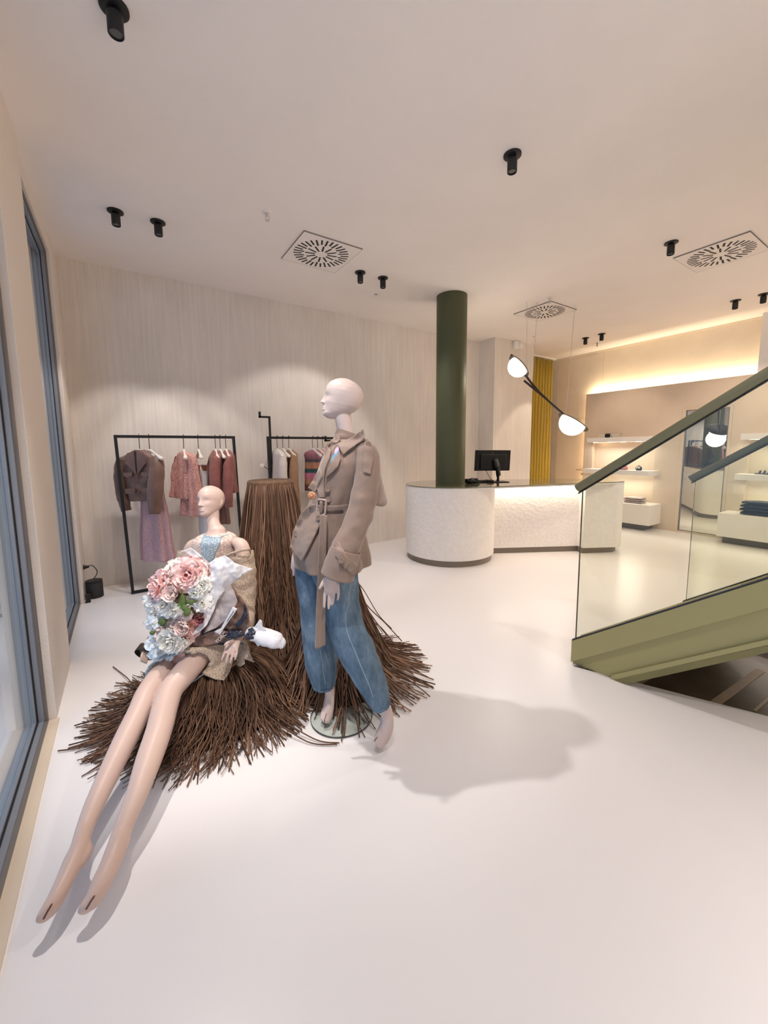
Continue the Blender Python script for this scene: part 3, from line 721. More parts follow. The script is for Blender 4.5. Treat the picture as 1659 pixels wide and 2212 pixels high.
for k, (yy, xx) in enumerate(((1.66, -.12), (1.55, -.19))):
    t = thing('sandal', ('dark brown strappy sandal on the right-hand middle shelf, closer to the niche back', 'dark brown strappy sandal on the right-hand middle shelf, at the front edge')[k], 'sandal', (PF+xx, yy, 1.035), 0, 'pair of sandals')
    so, rr = smooth_path([(PF+xx, yy+.13, 1.045), (PF+xx, yy, 1.045), (PF+xx, yy-.08, 1.05), (PF+xx, yy-.13, 1.055)], 12, [(.008, .022), (.009, .034), (.009, .028), (.009, .022)])
    obj('sole', MB().tube(so, rr, 10, ref=(0, 0, 1)), M['sandal'], t)
    for dy in (.08, .03, -.09):
        pp, _ = smooth_path([(PF+xx-.03, yy+dy, 1.05), (PF+xx-.02, yy+dy-.01, 1.085), (PF+xx+.01, yy+dy-.01, 1.09), (PF+xx+.03, yy+dy, 1.05)], 10); obj('strap', MB().tube(pp, [(.003, .009)]*10, 8), M['sandal'], t)
# ================================================================== panels cut to an outline and laid over a body
def fill(poly, step):
    "triangulated fill of a 2-D outline with inner grid points"
    n = len(poly); dense = []
    for i in range(n):
        a, b = poly[i], poly[(i+1) % n]; L = math.hypot(b[0]-a[0], b[1]-a[1]); k = max(1, int(L/step))
        for j in range(k): dense.append((a[0]+(b[0]-a[0])*j/k, a[1]+(b[1]-a[1])*j/k))
    def inside(x, y):
        c = False; m = len(dense); j = m-1
        for i in range(m):
            xi, yi = dense[i]; xj, yj = dense[j]
            if (yi > y) != (yj > y) and x < (xj-xi)*(y-yi)/(yj-yi)+xi: c = not c
            j = i
        return c
    pts = list(dense); x0 = min(p[0] for p in dense); x1 = max(p[0] for p in dense); y0 = min(p[1] for p in dense); y1 = max(p[1] for p in dense)
    y = y0+step*.5; r = 0
    while y < y1:
        x = x0+step*(.5 if r % 2 else .0)
        while x < x1:
            if inside(x, y) and min((x-p[0])**2+(y-p[1])**2 for p in dense) > (step*.45)**2: pts.append((x, y))
            x += step
        y += step*.87; r += 1
    m = len(dense)
    vs, es, fs, *_ = delaunay_2d_cdt([Vector(p) for p in pts], [(i, (i+1) % m) for i in range(m)], [list(range(m))], 1, 1e-4)
    return [tuple(v) for v in vs], [f for f in fs]
def panel(poly, fd, step=4.0, amp=0.0, fr=.05, seed=0.0):
    "an outline measured on the photograph, built at its real distance fd (a number or a function)"
    vs, fs = fill(poly, step); m = MB()
    for x, y in vs:
        d = fd(x, y) if callable(fd) else fd
        if amp: d += amp*noise.noise(Vector((x*fr, y*fr, seed)))+amp*.4*noise.noise(Vector((x*fr*3, y*fr*3, seed+5)))
        m.v.append(P(x, y, d))
    m.f = [list(f) for f in fs]; m.m = [0]*len(fs); return m
def drape(poly, bvh, off, default_fd, step=4.0, amp=0.0, seed=0.0):
    "the same, but laid on a body: each point sits off in front of the surface under it"
    vs, fs = fill(poly, step); m = MB(); hits = []
    for x, y in vs:
        d = ray(x, y).normalized(); h = bvh.ray_cast(EYE, d, 6.0)
        hits.append(h[3] if h[0] is not None else None)
    good = [(v, h) for v, h in zip(vs, hits) if h is not None]
    for (x, y), h in zip(vs, hits):
        d = ray(x, y).normalized()
        if h is None:
            if good:
                q = sorted(good, key=lambda g: (g[0][0]-x)**2+(g[0][1]-y)**2)[:3]; h = sum(g[1] for g in q)/len(q)
            else: h = (P(x, y, default_fd)-EYE).length
        if amp: h -= abs(amp*noise.noise(Vector((x*.06, y*.06, seed))))
        m.v.append(EYE+d*(h-off))
    # relax distances so that the panel hangs smoothly over steps
    adj = [set() for _ in m.v]
    for f in fs:
        for i in range(len(f)): adj[f[i]].add(f[i-1]); adj[f[i-1]].add(f[i])
    L = [(v-EYE).length for v in m.v]
    for _ in range(3):
        L = [min(L[i], sum(L[j] for j in adj[i])/max(1, len(adj[i]))*.6+L[i]*.4) if adj[i] else L[i] for i in range(len(L))]
    m.v = [EYE+(v-EYE).normalized()*l for v, l in zip(m.v, L)]
    m.f = [list(f) for f in fs]; m.m = [0]*len(fs); return m
def join(*ms):
    r = MB()
    for m in ms: r.add(m.v, m.f)
    return r
def shade_attr(o, vals):
    a = o.data.attributes.new('shade', 'FLOAT', 'POINT'); a.data.foreach_set('value', vals)

# ================================================================== raffia fringed pedestals
def raffia_mat():
    t = NT('brown_paper_raffia'); b = t.b
    at = t.n('ShaderNodeAttribute'); at.attribute_name = 'shade'
    rp = t.n('ShaderNodeValToRGB'); e = rp.color_ramp.elements
    e[0].position = 0; e[0].color = (.050, .024, .013, 1); e[1].position = 1; e[1].color = (.32, .18, .11, 1)
    x = rp.color_ramp.elements.new(.5); x.color = (.135, .068, .041, 1)
    t.l(at.outputs['Fac'], rp.inputs[0])
    v = t.coord((1, 1, 1)); nz = t.n('ShaderNodeTexNoise'); nz.inputs['Scale'].default_value = 120; t.l(v, nz.inputs['Vector'])
    bp = t.n('ShaderNodeBump'); bp.inputs['Strength'].default_value = .5; bp.inputs['Distance'].default_value = .002; t.l(nz.outputs['Fac'], bp.inputs['Height']); t.l(bp.outputs[0], b.inputs['Normal'])
    t.l(rp.outputs[0], b.inputs['Base Color']); b.inputs['Roughness'].default_value = .7; b.inputs['Specular IOR Level'].default_value = .3
    return t.mat
M['raffia'] = raffia_mat()
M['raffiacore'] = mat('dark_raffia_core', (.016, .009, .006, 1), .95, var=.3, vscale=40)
M['raffiatop'] = mat('woven_raffia_top', (.20, .115, .065, 1), .8, var=.3, vscale=60, bump=.5, bscale=120)
def pedestal(lab, c, h, rt, prof, n, rend, seed, sweep=0.0, wob=.02, rad=.0036, top=True, cut=.25):
    "prof(z) = skirt radius at height z; rend(theta) = how far the loose ends lie from the middle"
    rr = random.Random(seed); c = Vector(c)
    t = thing('raffia_pedestal', lab, 'pedestal', tuple(c), 0, 'raffia fringed pedestals')
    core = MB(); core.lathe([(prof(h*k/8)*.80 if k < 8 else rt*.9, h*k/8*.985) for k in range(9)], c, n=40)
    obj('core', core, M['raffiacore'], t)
    if top:
        obj('top_pad', MB().lathe([(rt*.96, h-.016), (rt*1.01, h-.010), (rt*1.01, h+.004), (rt*.95, h+.012), (0, h+.010)], c, n=48), M['raffiatop'], t)
    m = MB(); sh = []
    for k in range(n):
        th = rr.uniform(0, 2*PI); lay = rr.random(); s0 = rr.uniform(.86, 1.06)
        re = rend(th)*rr.uniform(.72, 1.05); ztouch = rr.uniform(.0, .05)
        stop = rr.random()
        pts = []; npt = 15; dth = sweep*rr.uniform(.4, 1.3)+rr.gauss(0, .17); ph = rr.uniform(0, 6.28); fq = rr.uniform(.6, 2.0)
        for i in range(npt):
            f = i/(npt-1)
            z = (h-.012)*(1-f**.85) if f < 1 else 0
            zz = max(z, .006+.012*lay)
            base = rt*(1-f)+0*f
            pr_ = prof(z)*(s0*(1-.12*lay))
            r = pr_ if f < .8 else pr_+(re-pr_)*((f-.8)/.2)**1.2 if re > pr_ else pr_
            if i == 0: r = rt*.99
            a = th+dth*f**1.6+wob/max(r, .12)*math.sin(fq*2*PI*f+ph)*(.3+f)
            zz += .010*lay*math.sin(f*9+ph)
            pts.append(c+Vector((r*math.cos(a), r*math.sin(a), max(zz, .005))))
        if stop < cut: pts = pts[:rr.randint(10, 14)]
        pp, _ = smooth_path(pts, 22); q0 = len(m.v)
        w = rad*rr.uniform(.75, 1.25); m.tube(pp, [(w, w*.62)]*len(pp), 5)
        s = min(1, max(0, rr.gauss(.45, .30))); sh += [s]*(len(m.v)-q0)
    o = obj('raffia_fringe', m, M['raffia'], t, kind='stuff', ang=180); shade_attr(o, sh)
    return t
def stray(t, pts, s=.5, w=.0042):
    pp, _ = smooth_path([Vector(p) for p in pts], 24); m = MB().tube(pp, [(w, w*.65)]*24, 6)
    o = obj('loose_strand', m, M['raffia'], t, ang=180); shade_attr(o, [s]*len(m.v))
def lerp_prof(tab):
    def f(z):
        for (z0, a), (z1, b) in zip(tab, tab[1:]):
            if z <= z1: return a+(b-a)*max(0, (z-z0))/(z1-z0)
        return tab[-1][1]
    return f
_t = P(584, 1040, 2.92); HT1 = _t.z
tall = pedestal('tall brown raffia pedestal standing behind the two mannequins', (_t.x, _t.y, 0), HT1, .163,
    lerp_prof([(0, .44), (.10, .37), (.3, .31), (.6, .265), (.9, .22), (1.12, .18), (HT1, .163)]), 820, lambda a: .58, 11, .05, .026)
_m = P(728, 1240, 2.42); 
mid_p = pedestal('low brown raffia pedestal spreading behind the standing mannequin', (_m.x, _m.y, 0), .66, .12,
    lerp_prof([(0, .44), (.08, .36), (.2, .29), (.4, .20), (.55, .15), (.66, .12)]), 640, lambda a: .60 if math.cos(a+YAW+.1) > .2 else .40, 12, .1, .016)
SEAT = Vector((.353, 2.345, 0))
low_p = pedestal('brown raffia pedestal that the seated mannequin sits on', tuple(SEAT), .29, .21,
    lerp_prof([(0, .52), (.03, .48), (.08, .42), (.15, .36), (.22, .30), (.29, .21)]), 1250, lambda a: .60+.05*max(0, math.cos(a-2.6)), 13, -.30, .016, .0032, True, .06)
for a, b, c_, s in (((215, 1630), (238, 1600), (285, 1560), .35), ((125, 1622), (180, 1612), (250, 1575), .4), ((244, 1440), (270, 1460), (310, 1490), .5), ((250, 1475), (275, 1478), (330, 1490), .45), ((238, 1500), (270, 1490), (330, 1500), .5)):
    stray(low_p, [onZ(*a, .012), onZ(*b, .02), onZ(*c_, .10), SEAT+Vector((-.2, .02, .24))], s)
for a, b, s in (((733, 1605), (670, 1592), .45), ((728, 1608), (655, 1598), .4), ((660, 1545), (620, 1530), .5), ((640, 1585), (600, 1560), .55)):
    stray(low_p, [onZ(*a, .012), onZ(*b, .02), (onZ(*b, .02)+SEAT)/2+Vector((0, 0, .10)), SEAT+Vector((.2, -.12, .22))], s)
_mc = Vector((_m.x, _m.y, 0))
for k, (e, z2) in enumerate((((868, 1385), .42), ((846, 1358), .50), ((835, 1372), .46), ((826, 1366), .45), ((818, 1350), .5), ((858, 1400), .38))):
    p0 = onZ(e[0], e[1], .08); d = (p0-_mc); d.z = 0
    stray(mid_p, [p0, _mc+d*.72+Vector((0, 0, .25)), _mc+d*.42+Vector((0, 0, z2)), _mc+d*.2+Vector((0, 0, .63))], .25+.08*k, .0034)
for k, (a, f) in enumerate((((903, 1412), .5), ((898, 1392), .4), ((885, 1480), .5), ((875, 1465), .45), ((840, 1560), .3), ((850, 1500), .5), ((893, 1440), .35), ((905, 1402), .5))):
    p0 = onZ(a[0], a[1], .02+.01*(k % 3)); d = p0-_mc; d.z = 0
    stray(mid_p, [p0, _mc+d*.75+Vector((0, 0, .05+.02*(k % 2))), _mc+d*.5+Vector((0, 0, .16)), _mc+d*.3+Vector((0, 0, .40))], f)
# ================================================================== clothes racks
RY = 4.665
def rack(lab, x0, x1, lean, h=1.61):
    t = thing('clothes_rack', lab, 'clothes rack', ((x0+x1)/2, RY, 0), 0, 'black clothes racks')
    s = .014
    def bar(name, a, b):
        a = Vector(a); b = Vector(b)
        obj(name, MB().tube([a, b], [(s*1.35, s*1.35)]*2, 4, ref=(1, 0, 0) if abs((b-a).normalized().x) < .7 else (0, 1, 0)), M['black'], t, smooth=False)
    def sq(name, a, b):
        a = Vector(a); b = Vector(b); d = (b-a)
        m = MB(); ux = Vector((1, 0, 0)) if abs(d.normalized().x) < .7 else Vector((0, 0, 1)); uy = Vector((0, 1, 0))
        m.add([a-ux*s-uy*s, a+ux*s-uy*s, a+ux*s+uy*s, a-ux*s+uy*s, b-ux*s-uy*s, b+ux*s-uy*s, b+ux*s+uy*s, b-ux*s+uy*s], [(0,3,2,1),(4,5,6,7),(0,1,5,4),(1,2,6,5),(2,3,7,6),(3,0,4,7)])
        obj(name, m, M['black'], t, smooth=False)
    sq('top_rail', (x0-s, RY, h-s), (x1+s, RY, h-s))
    sq('upright', (x0, RY, h-2*s), (x0+lean, RY, 2*s)); sq('upright', (x1, RY, h-2*s), (x1+lean, RY, 2*s))
    sq('floor_rail', (x0+lean-s, RY, s), (x1+lean+s, RY, s))
    return t, sq
r1_, _ = rack('black metal clothes rack closest to the window, with pink and brown clothes', -.045, 1.058, .038)
r2_, sq2 = rack('black metal clothes rack partly hidden behind the tall raffia pedestal', 1.447, 2.55, .02)
for (ux, uz, ax, az) in ((1.485, 1.83, 1.372, 1.838), (2.33, 1.565, 2.205, 1.565)):
    m = MB(); w = .011
    m.box((ux-w, RY+.02, .0), (ux+w, RY+.042, uz)); m.box((ax-w, RY+.02, az-w), (ux+w, RY+.042, az+w)); m.box((ax-w, RY+.02, az-w), (ax+w, RY+.042, az+.06))
    obj('hook_post', m, M['black'], r2_, smooth=False)
M['hanger'] = mat('white_hanger_wood', (.80, .74, .67, 1), .45)
BARZ = 1.61-.028
def hanger(x, lab, rot, grp, w=.20):
    t = thing('clothes_hanger', lab, 'clothes hanger', (x, RY, BARZ-.13), rot, grp)
    hk, _ = smooth_path([(0, 0, 0), (0, 0, .07), (.004, 0, .12), (0, .0, .155), (-.016, 0, .168), (-.03, 0, .150)], 20)
    R_ = Matrix.Rotation(-rot, 4, 'Z')
    obj('hook', MB().tube([R_ @ Matrix.Rotation(PI/2, 4, 'Z') @ p for p in hk], .0035, 8), M['black'], t, local=True)
    bd, rr = smooth_path([(-w, 0, -.075), (-w*.55, 0, -.040), (0, 0, 0), (w*.55, 0, -.040), (w, 0, -.075)], 21, [(.018, .021), (.015, .011), (.020, .012), (.015, .011), (.018, .021)])
    obj('hanger_body', MB().tube(bd, rr, 12, round_=True, ref=(0, 0, 1)), M['hanger'], t, local=True)
    return t
def gloft(rings, n=64, fold=0, famp=.0, seed=0.0, wrink=.004):
    "hanging cloth: rings of (z, half width, half thickness, x shift); folds deepen downwards"
    z0 = rings[0][0]; z1 = rings[-1][0]; P_, V_ = smooth_path([(r[3] if len(r) > 3 else 0, 0, r[0]) for r in rings], 34, [(r[1], r[2]) for r in rings])
    out = []
    for c, (a, b) in zip(P_, V_):
        f = (z0-c.z)/max(1e-6, z0-z1); row = []
        for j in range(n):
            q = 2*PI*j/n; cx, sx = math.cos(q), math.sin(q)
            k = famp*f**.8*math.sin(fold*q+seed+1.3*noise.noise(Vector((cx*1.5, sx*1.5, f*2+seed))))+wrink*noise.noise(Vector((cx*3, sx*3, c.z*9+seed)))*2
            cx = math.copysign(abs(cx)**.8, cx)
            row.append(Vector((c.x+(a+k)*cx, (b+k)*sx, c.z)))
        out.append(row)
    return out
def sleeve_tube(path, rad, seed=0.0, n=20, steps=24, wr=.006):
    pp, rr = smooth_path([Vector(p) for p in path], steps, rad); m = MB().tube(pp, rr, n, cap=False, ref=(0, 1, 0))
    for i, v in enumerate(m.v):
        k = i//n; c = pp[min(k, steps-1)]; d = (v-c)
        m.v[i] = c+d*(1+wr/max(d.length, .01)*noise.noise(Vector((v.x*18, v.y*18, v.z*22+seed))))
    return m
def garment(name, lab, cat, x, rot, rings, mt, fold=0, famp=0.0, seed=0.0, sleeves=None, grp='clothes on the first rack', dy=0.0, dz=0.0, open_=True, slm=None, thick=.003):
    t = thing(name, lab, cat, (x, RY+dy, BARZ-.13+dz), rot, grp)
    b = obj({'trousers': 'trouser_legs'}.get(cat, 'body'), MB().loft(gloft(rings, fold=fold, famp=famp, seed=seed), False, False), mt, t, ang=180, solid=thick, local=True)
    if sleeves:
        for k, (pa, ra) in enumerate(sleeves): obj('sleeve', sleeve_tube(pa, ra, seed+k), slm or mt, t, ang=180, solid=thick, local=True)
    return t
def cloth(name, col, col2=None, var=.18, vs=14, bump=.35, bs=140, rough=.9, sheen=.15):
    return mat(name, col, rough, spec=.2, var=var, vscale=vs, bump=bump, bscale=bs, col2=col2, sheen=sheen)
M['mauvejkt'] = mat('mauve_brown_satin', (.17, .095, .075, 1), .5, spec=.3, var=.25, vscale=6, bump=.1, bscale=60, sheen=.2)
def lace(name, c1, c2, sc=42, hole=.5):
    t = NT(name); b = t.b; v = t.coord((1, 1, 1))
    vo = t.n('ShaderNodeTexVoronoi'); vo.inputs['Scale'].default_value = sc; t.l(v, vo.inputs['Vector'])
    nz = t.n('ShaderNodeTexNoise'); nz.inputs['Scale'].default_value = sc*.8; nz.inputs['Detail'].default_value = 4; t.l(v, nz.inputs['Vector'])
    mx = t.n('ShaderNodeMath', operation='ADD'); t.l(vo.outputs['Distance'], mx.inputs[0]); t.l(nz.outputs['Fac'], mx.inputs[1])
    rp = t.n('ShaderNodeValToRGB'); rp.color_ramp.elements[0].position = .72; rp.color_ramp.elements[0].color = c1; rp.color_ramp.elements[1].position = 1.08 if False else .98; rp.color_ramp.elements[1].color = c2
    t.l(mx.outputs[0], rp.inputs[0]); t.l(rp.outputs[0], b.inputs['Base Color']); b.inputs['Roughness'].default_value = .8
    bp = t.n('ShaderNodeBump'); bp.inputs['Strength'].default_value = .6; bp.inputs['Distance'].default_value = .004; t.l(mx.outputs[0], bp.inputs['Height']); t.l(bp.outputs[0], b.inputs['Normal'])
    return t.mat
M['lacemauve'] = lace('mauve_lace', (.38, .21, .23, 1), (.56, .35, .37, 1), 120)
M['lacepink'] = lace('pink_crochet', (.34, .14, .12, 1), (.62, .33, .29, 1), 85)
M['rust'] = mat('rose_brown_silk', (.27, .095, .08, 1), .5, spec=.3, var=.3, vscale=7, bump=.1, bscale=70, sheen=.2)
M['brownsilk'] = mat('brown_silk', (.17, .085, .065, 1), .5, spec=.3, var=.25, vscale=7)
M['whitecloth'] = cloth('white_denim', (.72, .70, .70, 1), var=.05)
M['belt'] = mat('brown_leather_belt', (.22, .07, .028, 1), .4, spec=.5)
# --- first rack
RF = -YAW
g1 = 'hangers on the first rack'
hanger(.150, 'white hanger with black hook inside the mauve brown jacket', RF, g1)
hanger(.235, 'white hanger holding the long mauve lace dress, its round shoulder end sticking out', RF-.55, g1)
hanger(.548, 'white hanger in the pink crochet blouse', RF-1.05, g1, .17)
hanger(.690, 'white clip hanger above the white trousers with the brown belt', RF-1.0, g1, .15)
hanger(.862, 'white hanger in the rose blouse closest to the pink clothes', RF-1.05, g1, .15)
hanger(.912, 'white hanger over the long brown trousers, between the two rose blouses', RF-.95, g1, .15)
hanger(.972, 'white hanger in the last rose blouse, beside the rack upright', RF-1.0, g1, .15)
jk = garment('jacket', 'mauve brown cropped jacket with lapels and four flap pockets, closest to the window', 'jacket', .150, RF+.08,
    [(.012, .045, .03), (-.03, .12, .05), (-.075, .175, .06), (-.16, .178, .075), (-.30, .165, .07), (-.43, .158, .065), (-.50, .160, .065)], M['mauvejkt'], 6, .006, 1.0,
    [([(-.165, 0, -.075), (-.195, -.005, -.20), (-.20, -.01, -.40), (-.165, -.02, -.60)], [(.055, .055), (.06, .06), (.056, .056), (.045, .045)]),
     ([(.165, -.02, -.075), (.185, -.07, -.20), (.165, -.10, -.42), (.15, -.11, -.62)], [(.055, .055), (.066, .066), (.07, .07), (.055, .055)])])
jm = WM[jk.name] = Matrix.Translation(Vector((.150, RY, BARZ-.13))) @ Matrix.Rotation(RF+.08, 4, 'Z')
bodyb = [o for o in jk.children if o.name.startswith('body')][0]; WM[bodyb.name] = jm
def stick(poly, y, name, parent, m, bev=.002, th=.006):
    mbx = MB(); a = [jm @ Vector((x, y, z)) for x, z in poly]; b = [jm @ Vector((x, y-th, z)) for x, z in poly]; n = len(poly)
    mbx.add(a+b, [tuple(range(n)), tuple(range(2*n-1, n-1, -1))]+[(i, (i+1) % n, n+(i+1) % n, n+i) for i in range(n)]); return obj(name, mbx, m, parent, bevel=bev)
for sx in (-1, 1):
    stick([(sx*.012, .0), (sx*.075, -.02), (sx*.115, -.075), (sx*.080, -.095), (sx*.10, -.11), (sx*.005, -.235)], -.088, 'lapel', bodyb, M['mauvejkt'])
    stick([(sx*.042, -.21), (sx*.128, -.21), (sx*.126, -.245), (sx*.085, -.262), (sx*.044, -.245)], -.090, 'pocket_flap', bodyb, M['mauvejkt'])
    stick([(sx*.030, -.37), (sx*.125, -.37), (sx*.123, -.42), (sx*.032, -.42)], -.084, 'pocket_flap', bodyb, M['mauvejkt'])
stick([(-.028, .0), (.028, .0), (.012, -.12), (0, -.20), (-.012, -.12)], -.080, 'lining', bodyb, mat('lining_dark', (.03, .02, .02, 1), .7))
for z in (-.25, -.33, -.41, -.47): stick([(-.006+.008*math.cos(q), z+.008*math.sin(q)) for q in [PI*2*k/10 for k in range(10)]], -.084, 'button', bodyb, M['belt'])
garment('dress', 'long mauve lace dress with thin straps, hanging behind the mauve brown jacket', 'dress', .235, RF-.25,
    [(-.09, .105, .02, .03), (-.20, .105, .035, .02), (-.32, .11, .05, .0), (-.60, .14, .065, 0), (-.90, .165, .08, .0), (-1.13, .185, .09, .01)], M['lacemauve'], 7, .020, 2.0)
garment('blouse', 'pink crochet blouse with ruffled tiers, in the middle of the first rack', 'blouse', .548, RF-.70,
    [(-.01, .03, .03), (-.05, .12, .045), (-.18, .13, .055), (-.30, .15, .07), (-.42, .17, .085), (-.50, .175, .09)], M['lacepink'], 9, .016, 3.0,
    [([(-.12, 0, -.07), (-.16, -.02, -.22), (-.16, -.03, -.38), (-.17, -.04, -.50)], [(.045, .045), (.055, .055), (.06, .06), (.075, .075)])], dy=-.01)
garment('dress', 'pink crochet dress with a scalloped hem, hanging beside the crochet blouse', 'dress', .575, RF-.55,
    [(-.03, .06, .03, .02), (-.08, .10, .05, .02), (-.25, .115, .06, .02), (-.50, .14, .075, .03), (-.685, .155, .085, .03)], M['lacepink'], 8, .016, 4.0, dy=-.05)
wt = garment('trousers', 'white trousers with a brown leather belt, hanging behind the pink crochet dress', 'trousers', .705, RF-.80,
    [(-.145, .085, .03), (-.24, .10, .045), (-.5, .10, .045), (-.9, .10, .045), (-1.05, .10, .045)], M['whitecloth'], 4, .008, 5.0, dy=-.01)
WM[wt.name] = Matrix.Translation(Vector((.705, RY-.01, BARZ-.13))) @ Matrix.Rotation(RF-.80, 4, 'Z')
obj('belt', MB().loft(gloft([(-.155, .091, .037), (-.18, .093, .039), (-.215, .098, .044)], wrink=.001), False, False), M['belt'], wt, ang=180, solid=.004, local=True)
def blouse(lab, x, rot, L, mt, seed, sl=True, grp='clothes on the first rack', w=.13, dy=0.0, sleeve_l=None):
    sleeve_l = sleeve_l or L+.12
    return garment('blouse', lab, 'blouse', x, rot, [(.0, .03, .025), (-.035, w*.75, .045), (-.075, w, .055), (-.25, w*1.0, .06), (-L, w*1.08, .07)], mt, 6, .012, seed,
        [([(-w*.95, -.0, -.07), (-w*1.2, -.03, -.22), (-w*1.15, -.05, -.42), (-w*1.1, -.05, -sleeve_l)], [(.04, .04), (.05, .05), (.05, .05), (.042, .042)]), ([(w*.95, -.02, -.07), (w*1.15, -.05, -.22), (w*1.15, -.06, -.42), (w*1.15, -.06, -sleeve_l)], [(.04, .04), (.05, .05), (.05, .05), (.04, .04)])] if sl else None, grp=grp, dy=dy)
blouse('rose brown blouse, the nearer of the two to the pink crochet clothes', .862, RF-.95, .44, M['rust'], 6)
garment('trousers', 'long dark brown trousers between the two rose brown blouses', 'trousers', .918, RF-.80,
    [(-.10, .06, .03), (-.3, .07, .04), (-.6, .075, .04), (-.82, .10, .05)], M['brownsilk'], 4, .010, 7.0)
blouse('rose brown blouse with long sleeves at the end of the first rack, by the upright', .985, RF-.90, .47, M['rust'], 8, sleeve_l=.62)
# --- second rack
g2 = 'hangers on the second rack'; gg = 'clothes on the second rack'
M['ivory'] = cloth('ivory_cloth', (.66, .57, .52, 1), var=.06)
M['tan'] = cloth('tan_cloth', (.33, .19, .11, 1), var=.12)
M['strawcloth'] = cloth('straw_cloth', (.68, .53, .30, 1), var=.08)
M['pinkfade'] = cloth('pink_knit', (.72, .30, .33, 1), var=.3, vs=5)
M['charcoal'] = cloth('charcoal_cloth', (.045, .045, .06, 1), var=.2)
def striped(name, cols, axis_scale):
    t = NT(name); b = t.b; tc = t.n('ShaderNodeTexCoord'); sp_ = t.n('ShaderNodeSeparateXYZ'); t.l(tc.outputs['Object'], sp_.inputs[0])
    mr = t.n('ShaderNodeMapRange'); mr.inputs[1].default_value = axis_scale[0]; mr.inputs[2].default_value = axis_scale[1]; t.l(sp_.outputs['Z'], mr.inputs[0])
    rp = t.n('ShaderNodeValToRGB'); rp.color_ramp.interpolation = 'B_SPLINE' if False else 'LINEAR'
    while len(rp.color_ramp.elements) > 1: rp.color_ramp.elements.remove(rp.color_ramp.elements[-1])
    for i, (p_, c_) in enumerate(cols):
        e = rp.color_ramp.elements[0] if i == 0 else rp.color_ramp.elements.new(p_); e.position = p_; e.color = c_
    t.l(mr.outputs[0], rp.inputs[0]); t.l(rp.outputs[0], b.inputs['Base Color']); b.inputs['Roughness'].default_value = .9; return t.mat
M['stripes'] = striped('striped_knit', [(0, (.14, .05, .045, 1)), (.14, (.20, .07, .07, 1)), (.22, (.55, .30, .16, 1)), (.34, (.55, .20, .24, 1)), (.46, (.62, .22, .36, 1)), (.50, (.03, .09, .10, 1)), (.58, (.03, .09, .09, 1)), (.62, (.55, .24, .14, 1)), (.74, (.45, .23, .15, 1)), (.80, (.04, .06, .08, 1)), (.88, (.25, .12, .14, 1)), (1, (.42, .16, .20, 1))], (-.52, -.05))
for x, lab, a in ((1.555, 'white hanger in the ivory jacket behind the tall pedestal', RF-.95), (1.625, 'white hanger between the ivory jacket and the tan coat', RF-.9), (1.700, 'white hanger carrying the tan coat', RF-.9), (2.010, 'white hanger in the striped knit dress', RF-.75), (2.082, 'white hanger behind the striped knit dress, over dark trousers', RF-.75), (2.150, 'white hanger in the pink knit top', RF-.8), (2.33, 'white hanger in the brown leather coat at the far end of the second rack', RF-.95), (2.40, 'white hanger in the last brown coat of the second rack', RF-.95)):
    hanger(x, lab, a, g2, .16)
blouse('ivory jacket with grey piping and rolled white cuffs on the second rack', 1.560, RF-.70, .60, M['ivory'], 11, grp=gg, w=.14, sleeve_l=.42)
garment('blouse', 'dark rust top squeezed between the ivory jacket and the tan coat', 'top', 1.640, RF-.95, [(-.08, .10, .02), (-.2, .12, .03), (-.5, .12, .035)], mat('dark_rust', (.10, .035, .022, 1), .8), 4, .006, 12, grp=gg)
blouse('tan coat with long sleeves on the second rack, right behind the tall pedestal', 1.715, RF-.85, .72, M['tan'], 13, grp=gg, w=.14, sleeve_l=.80)
garment('trousers', 'straw yellow trousers hanging below the ivory jacket beside the tall pedestal', 'trousers', 1.60, RF-.6, [(-.42, .10, .03, .02), (-.6, .115, .04, .04), (-.9, .12, .045, .07), (-1.1, .12, .045, .10)], M['strawcloth'], 4, .006, 14, grp=gg, dy=-.03)
garment('dress', 'knit dress with pink, orange and teal stripes on the second rack', 'dress', 2.010, RF-.25, [(-.01, .035, .02), (-.05, .10, .04, -.01), (-.16, .105, .05), (-.33, .115, .055), (-.52, .12, .06)], M['stripes'], 6, .008, 15, grp=gg)
garment('trousers', 'charcoal trousers hanging behind the striped dress', 'trousers', 2.085, RF-.45, [(-.12, .07, .03), (-.4, .09, .04), (-.8, .09, .04)], M['charcoal'], 4, .006, 16, grp=gg, dy=.01)
garment('handbag', 'small dark handbag with a white strap hanging beside the striped dress', 'handbag', 2.105, RF-.3, [(-.22, .05, .02), (-.25, .06, .03), (-.31, .06, .03), (-.33, .05, .02)], M['charcoal'], 3, .004, 17, grp=gg, dy=-.06)
blouse('soft pink knit top on the second rack, beside the standing mannequin', 2.160, RF-.45, .40, M['pinkfade'], 18, grp=gg, w=.12, sleeve_l=.45)
M['leatherbrown'] = mat('brown_leather', (.14, .07, .035, 1), .4, spec=.5, var=.3, vscale=9, bump=.3, bscale=40)
blouse('brown leather coat near the far upright of the second rack', 2.34, RF-1.0, .66, M['leatherbrown'], 19, grp=gg, w=.17)
blouse('brown leather coat at the very end of the second rack', 2.43, RF-1.0, .68, M['leatherbrown'], 20, grp=gg, w=.18)
# white blossom by the second rack
wp = onY(568, 1006, RY+.02)
t = thing('artificial_blossom', 'white artificial blossom sticking out beside the upright of the second rack', 'flower', tuple(wp))
m = MB()
for k in range(9):
    q = 2*PI*k/9; m.ball(wp+Vector((.014*math.cos(q)-.01, 0, .012*math.sin(q))), .014, 8, 6, (1, .6, 1))
obj('petals', m, M['hanger'], t); obj('stem', MB().tube([wp, wp+Vector((.04, .0, -.03)), wp+Vector((.075, 0, -.06))], .004, 6), M['charcoal'], t)
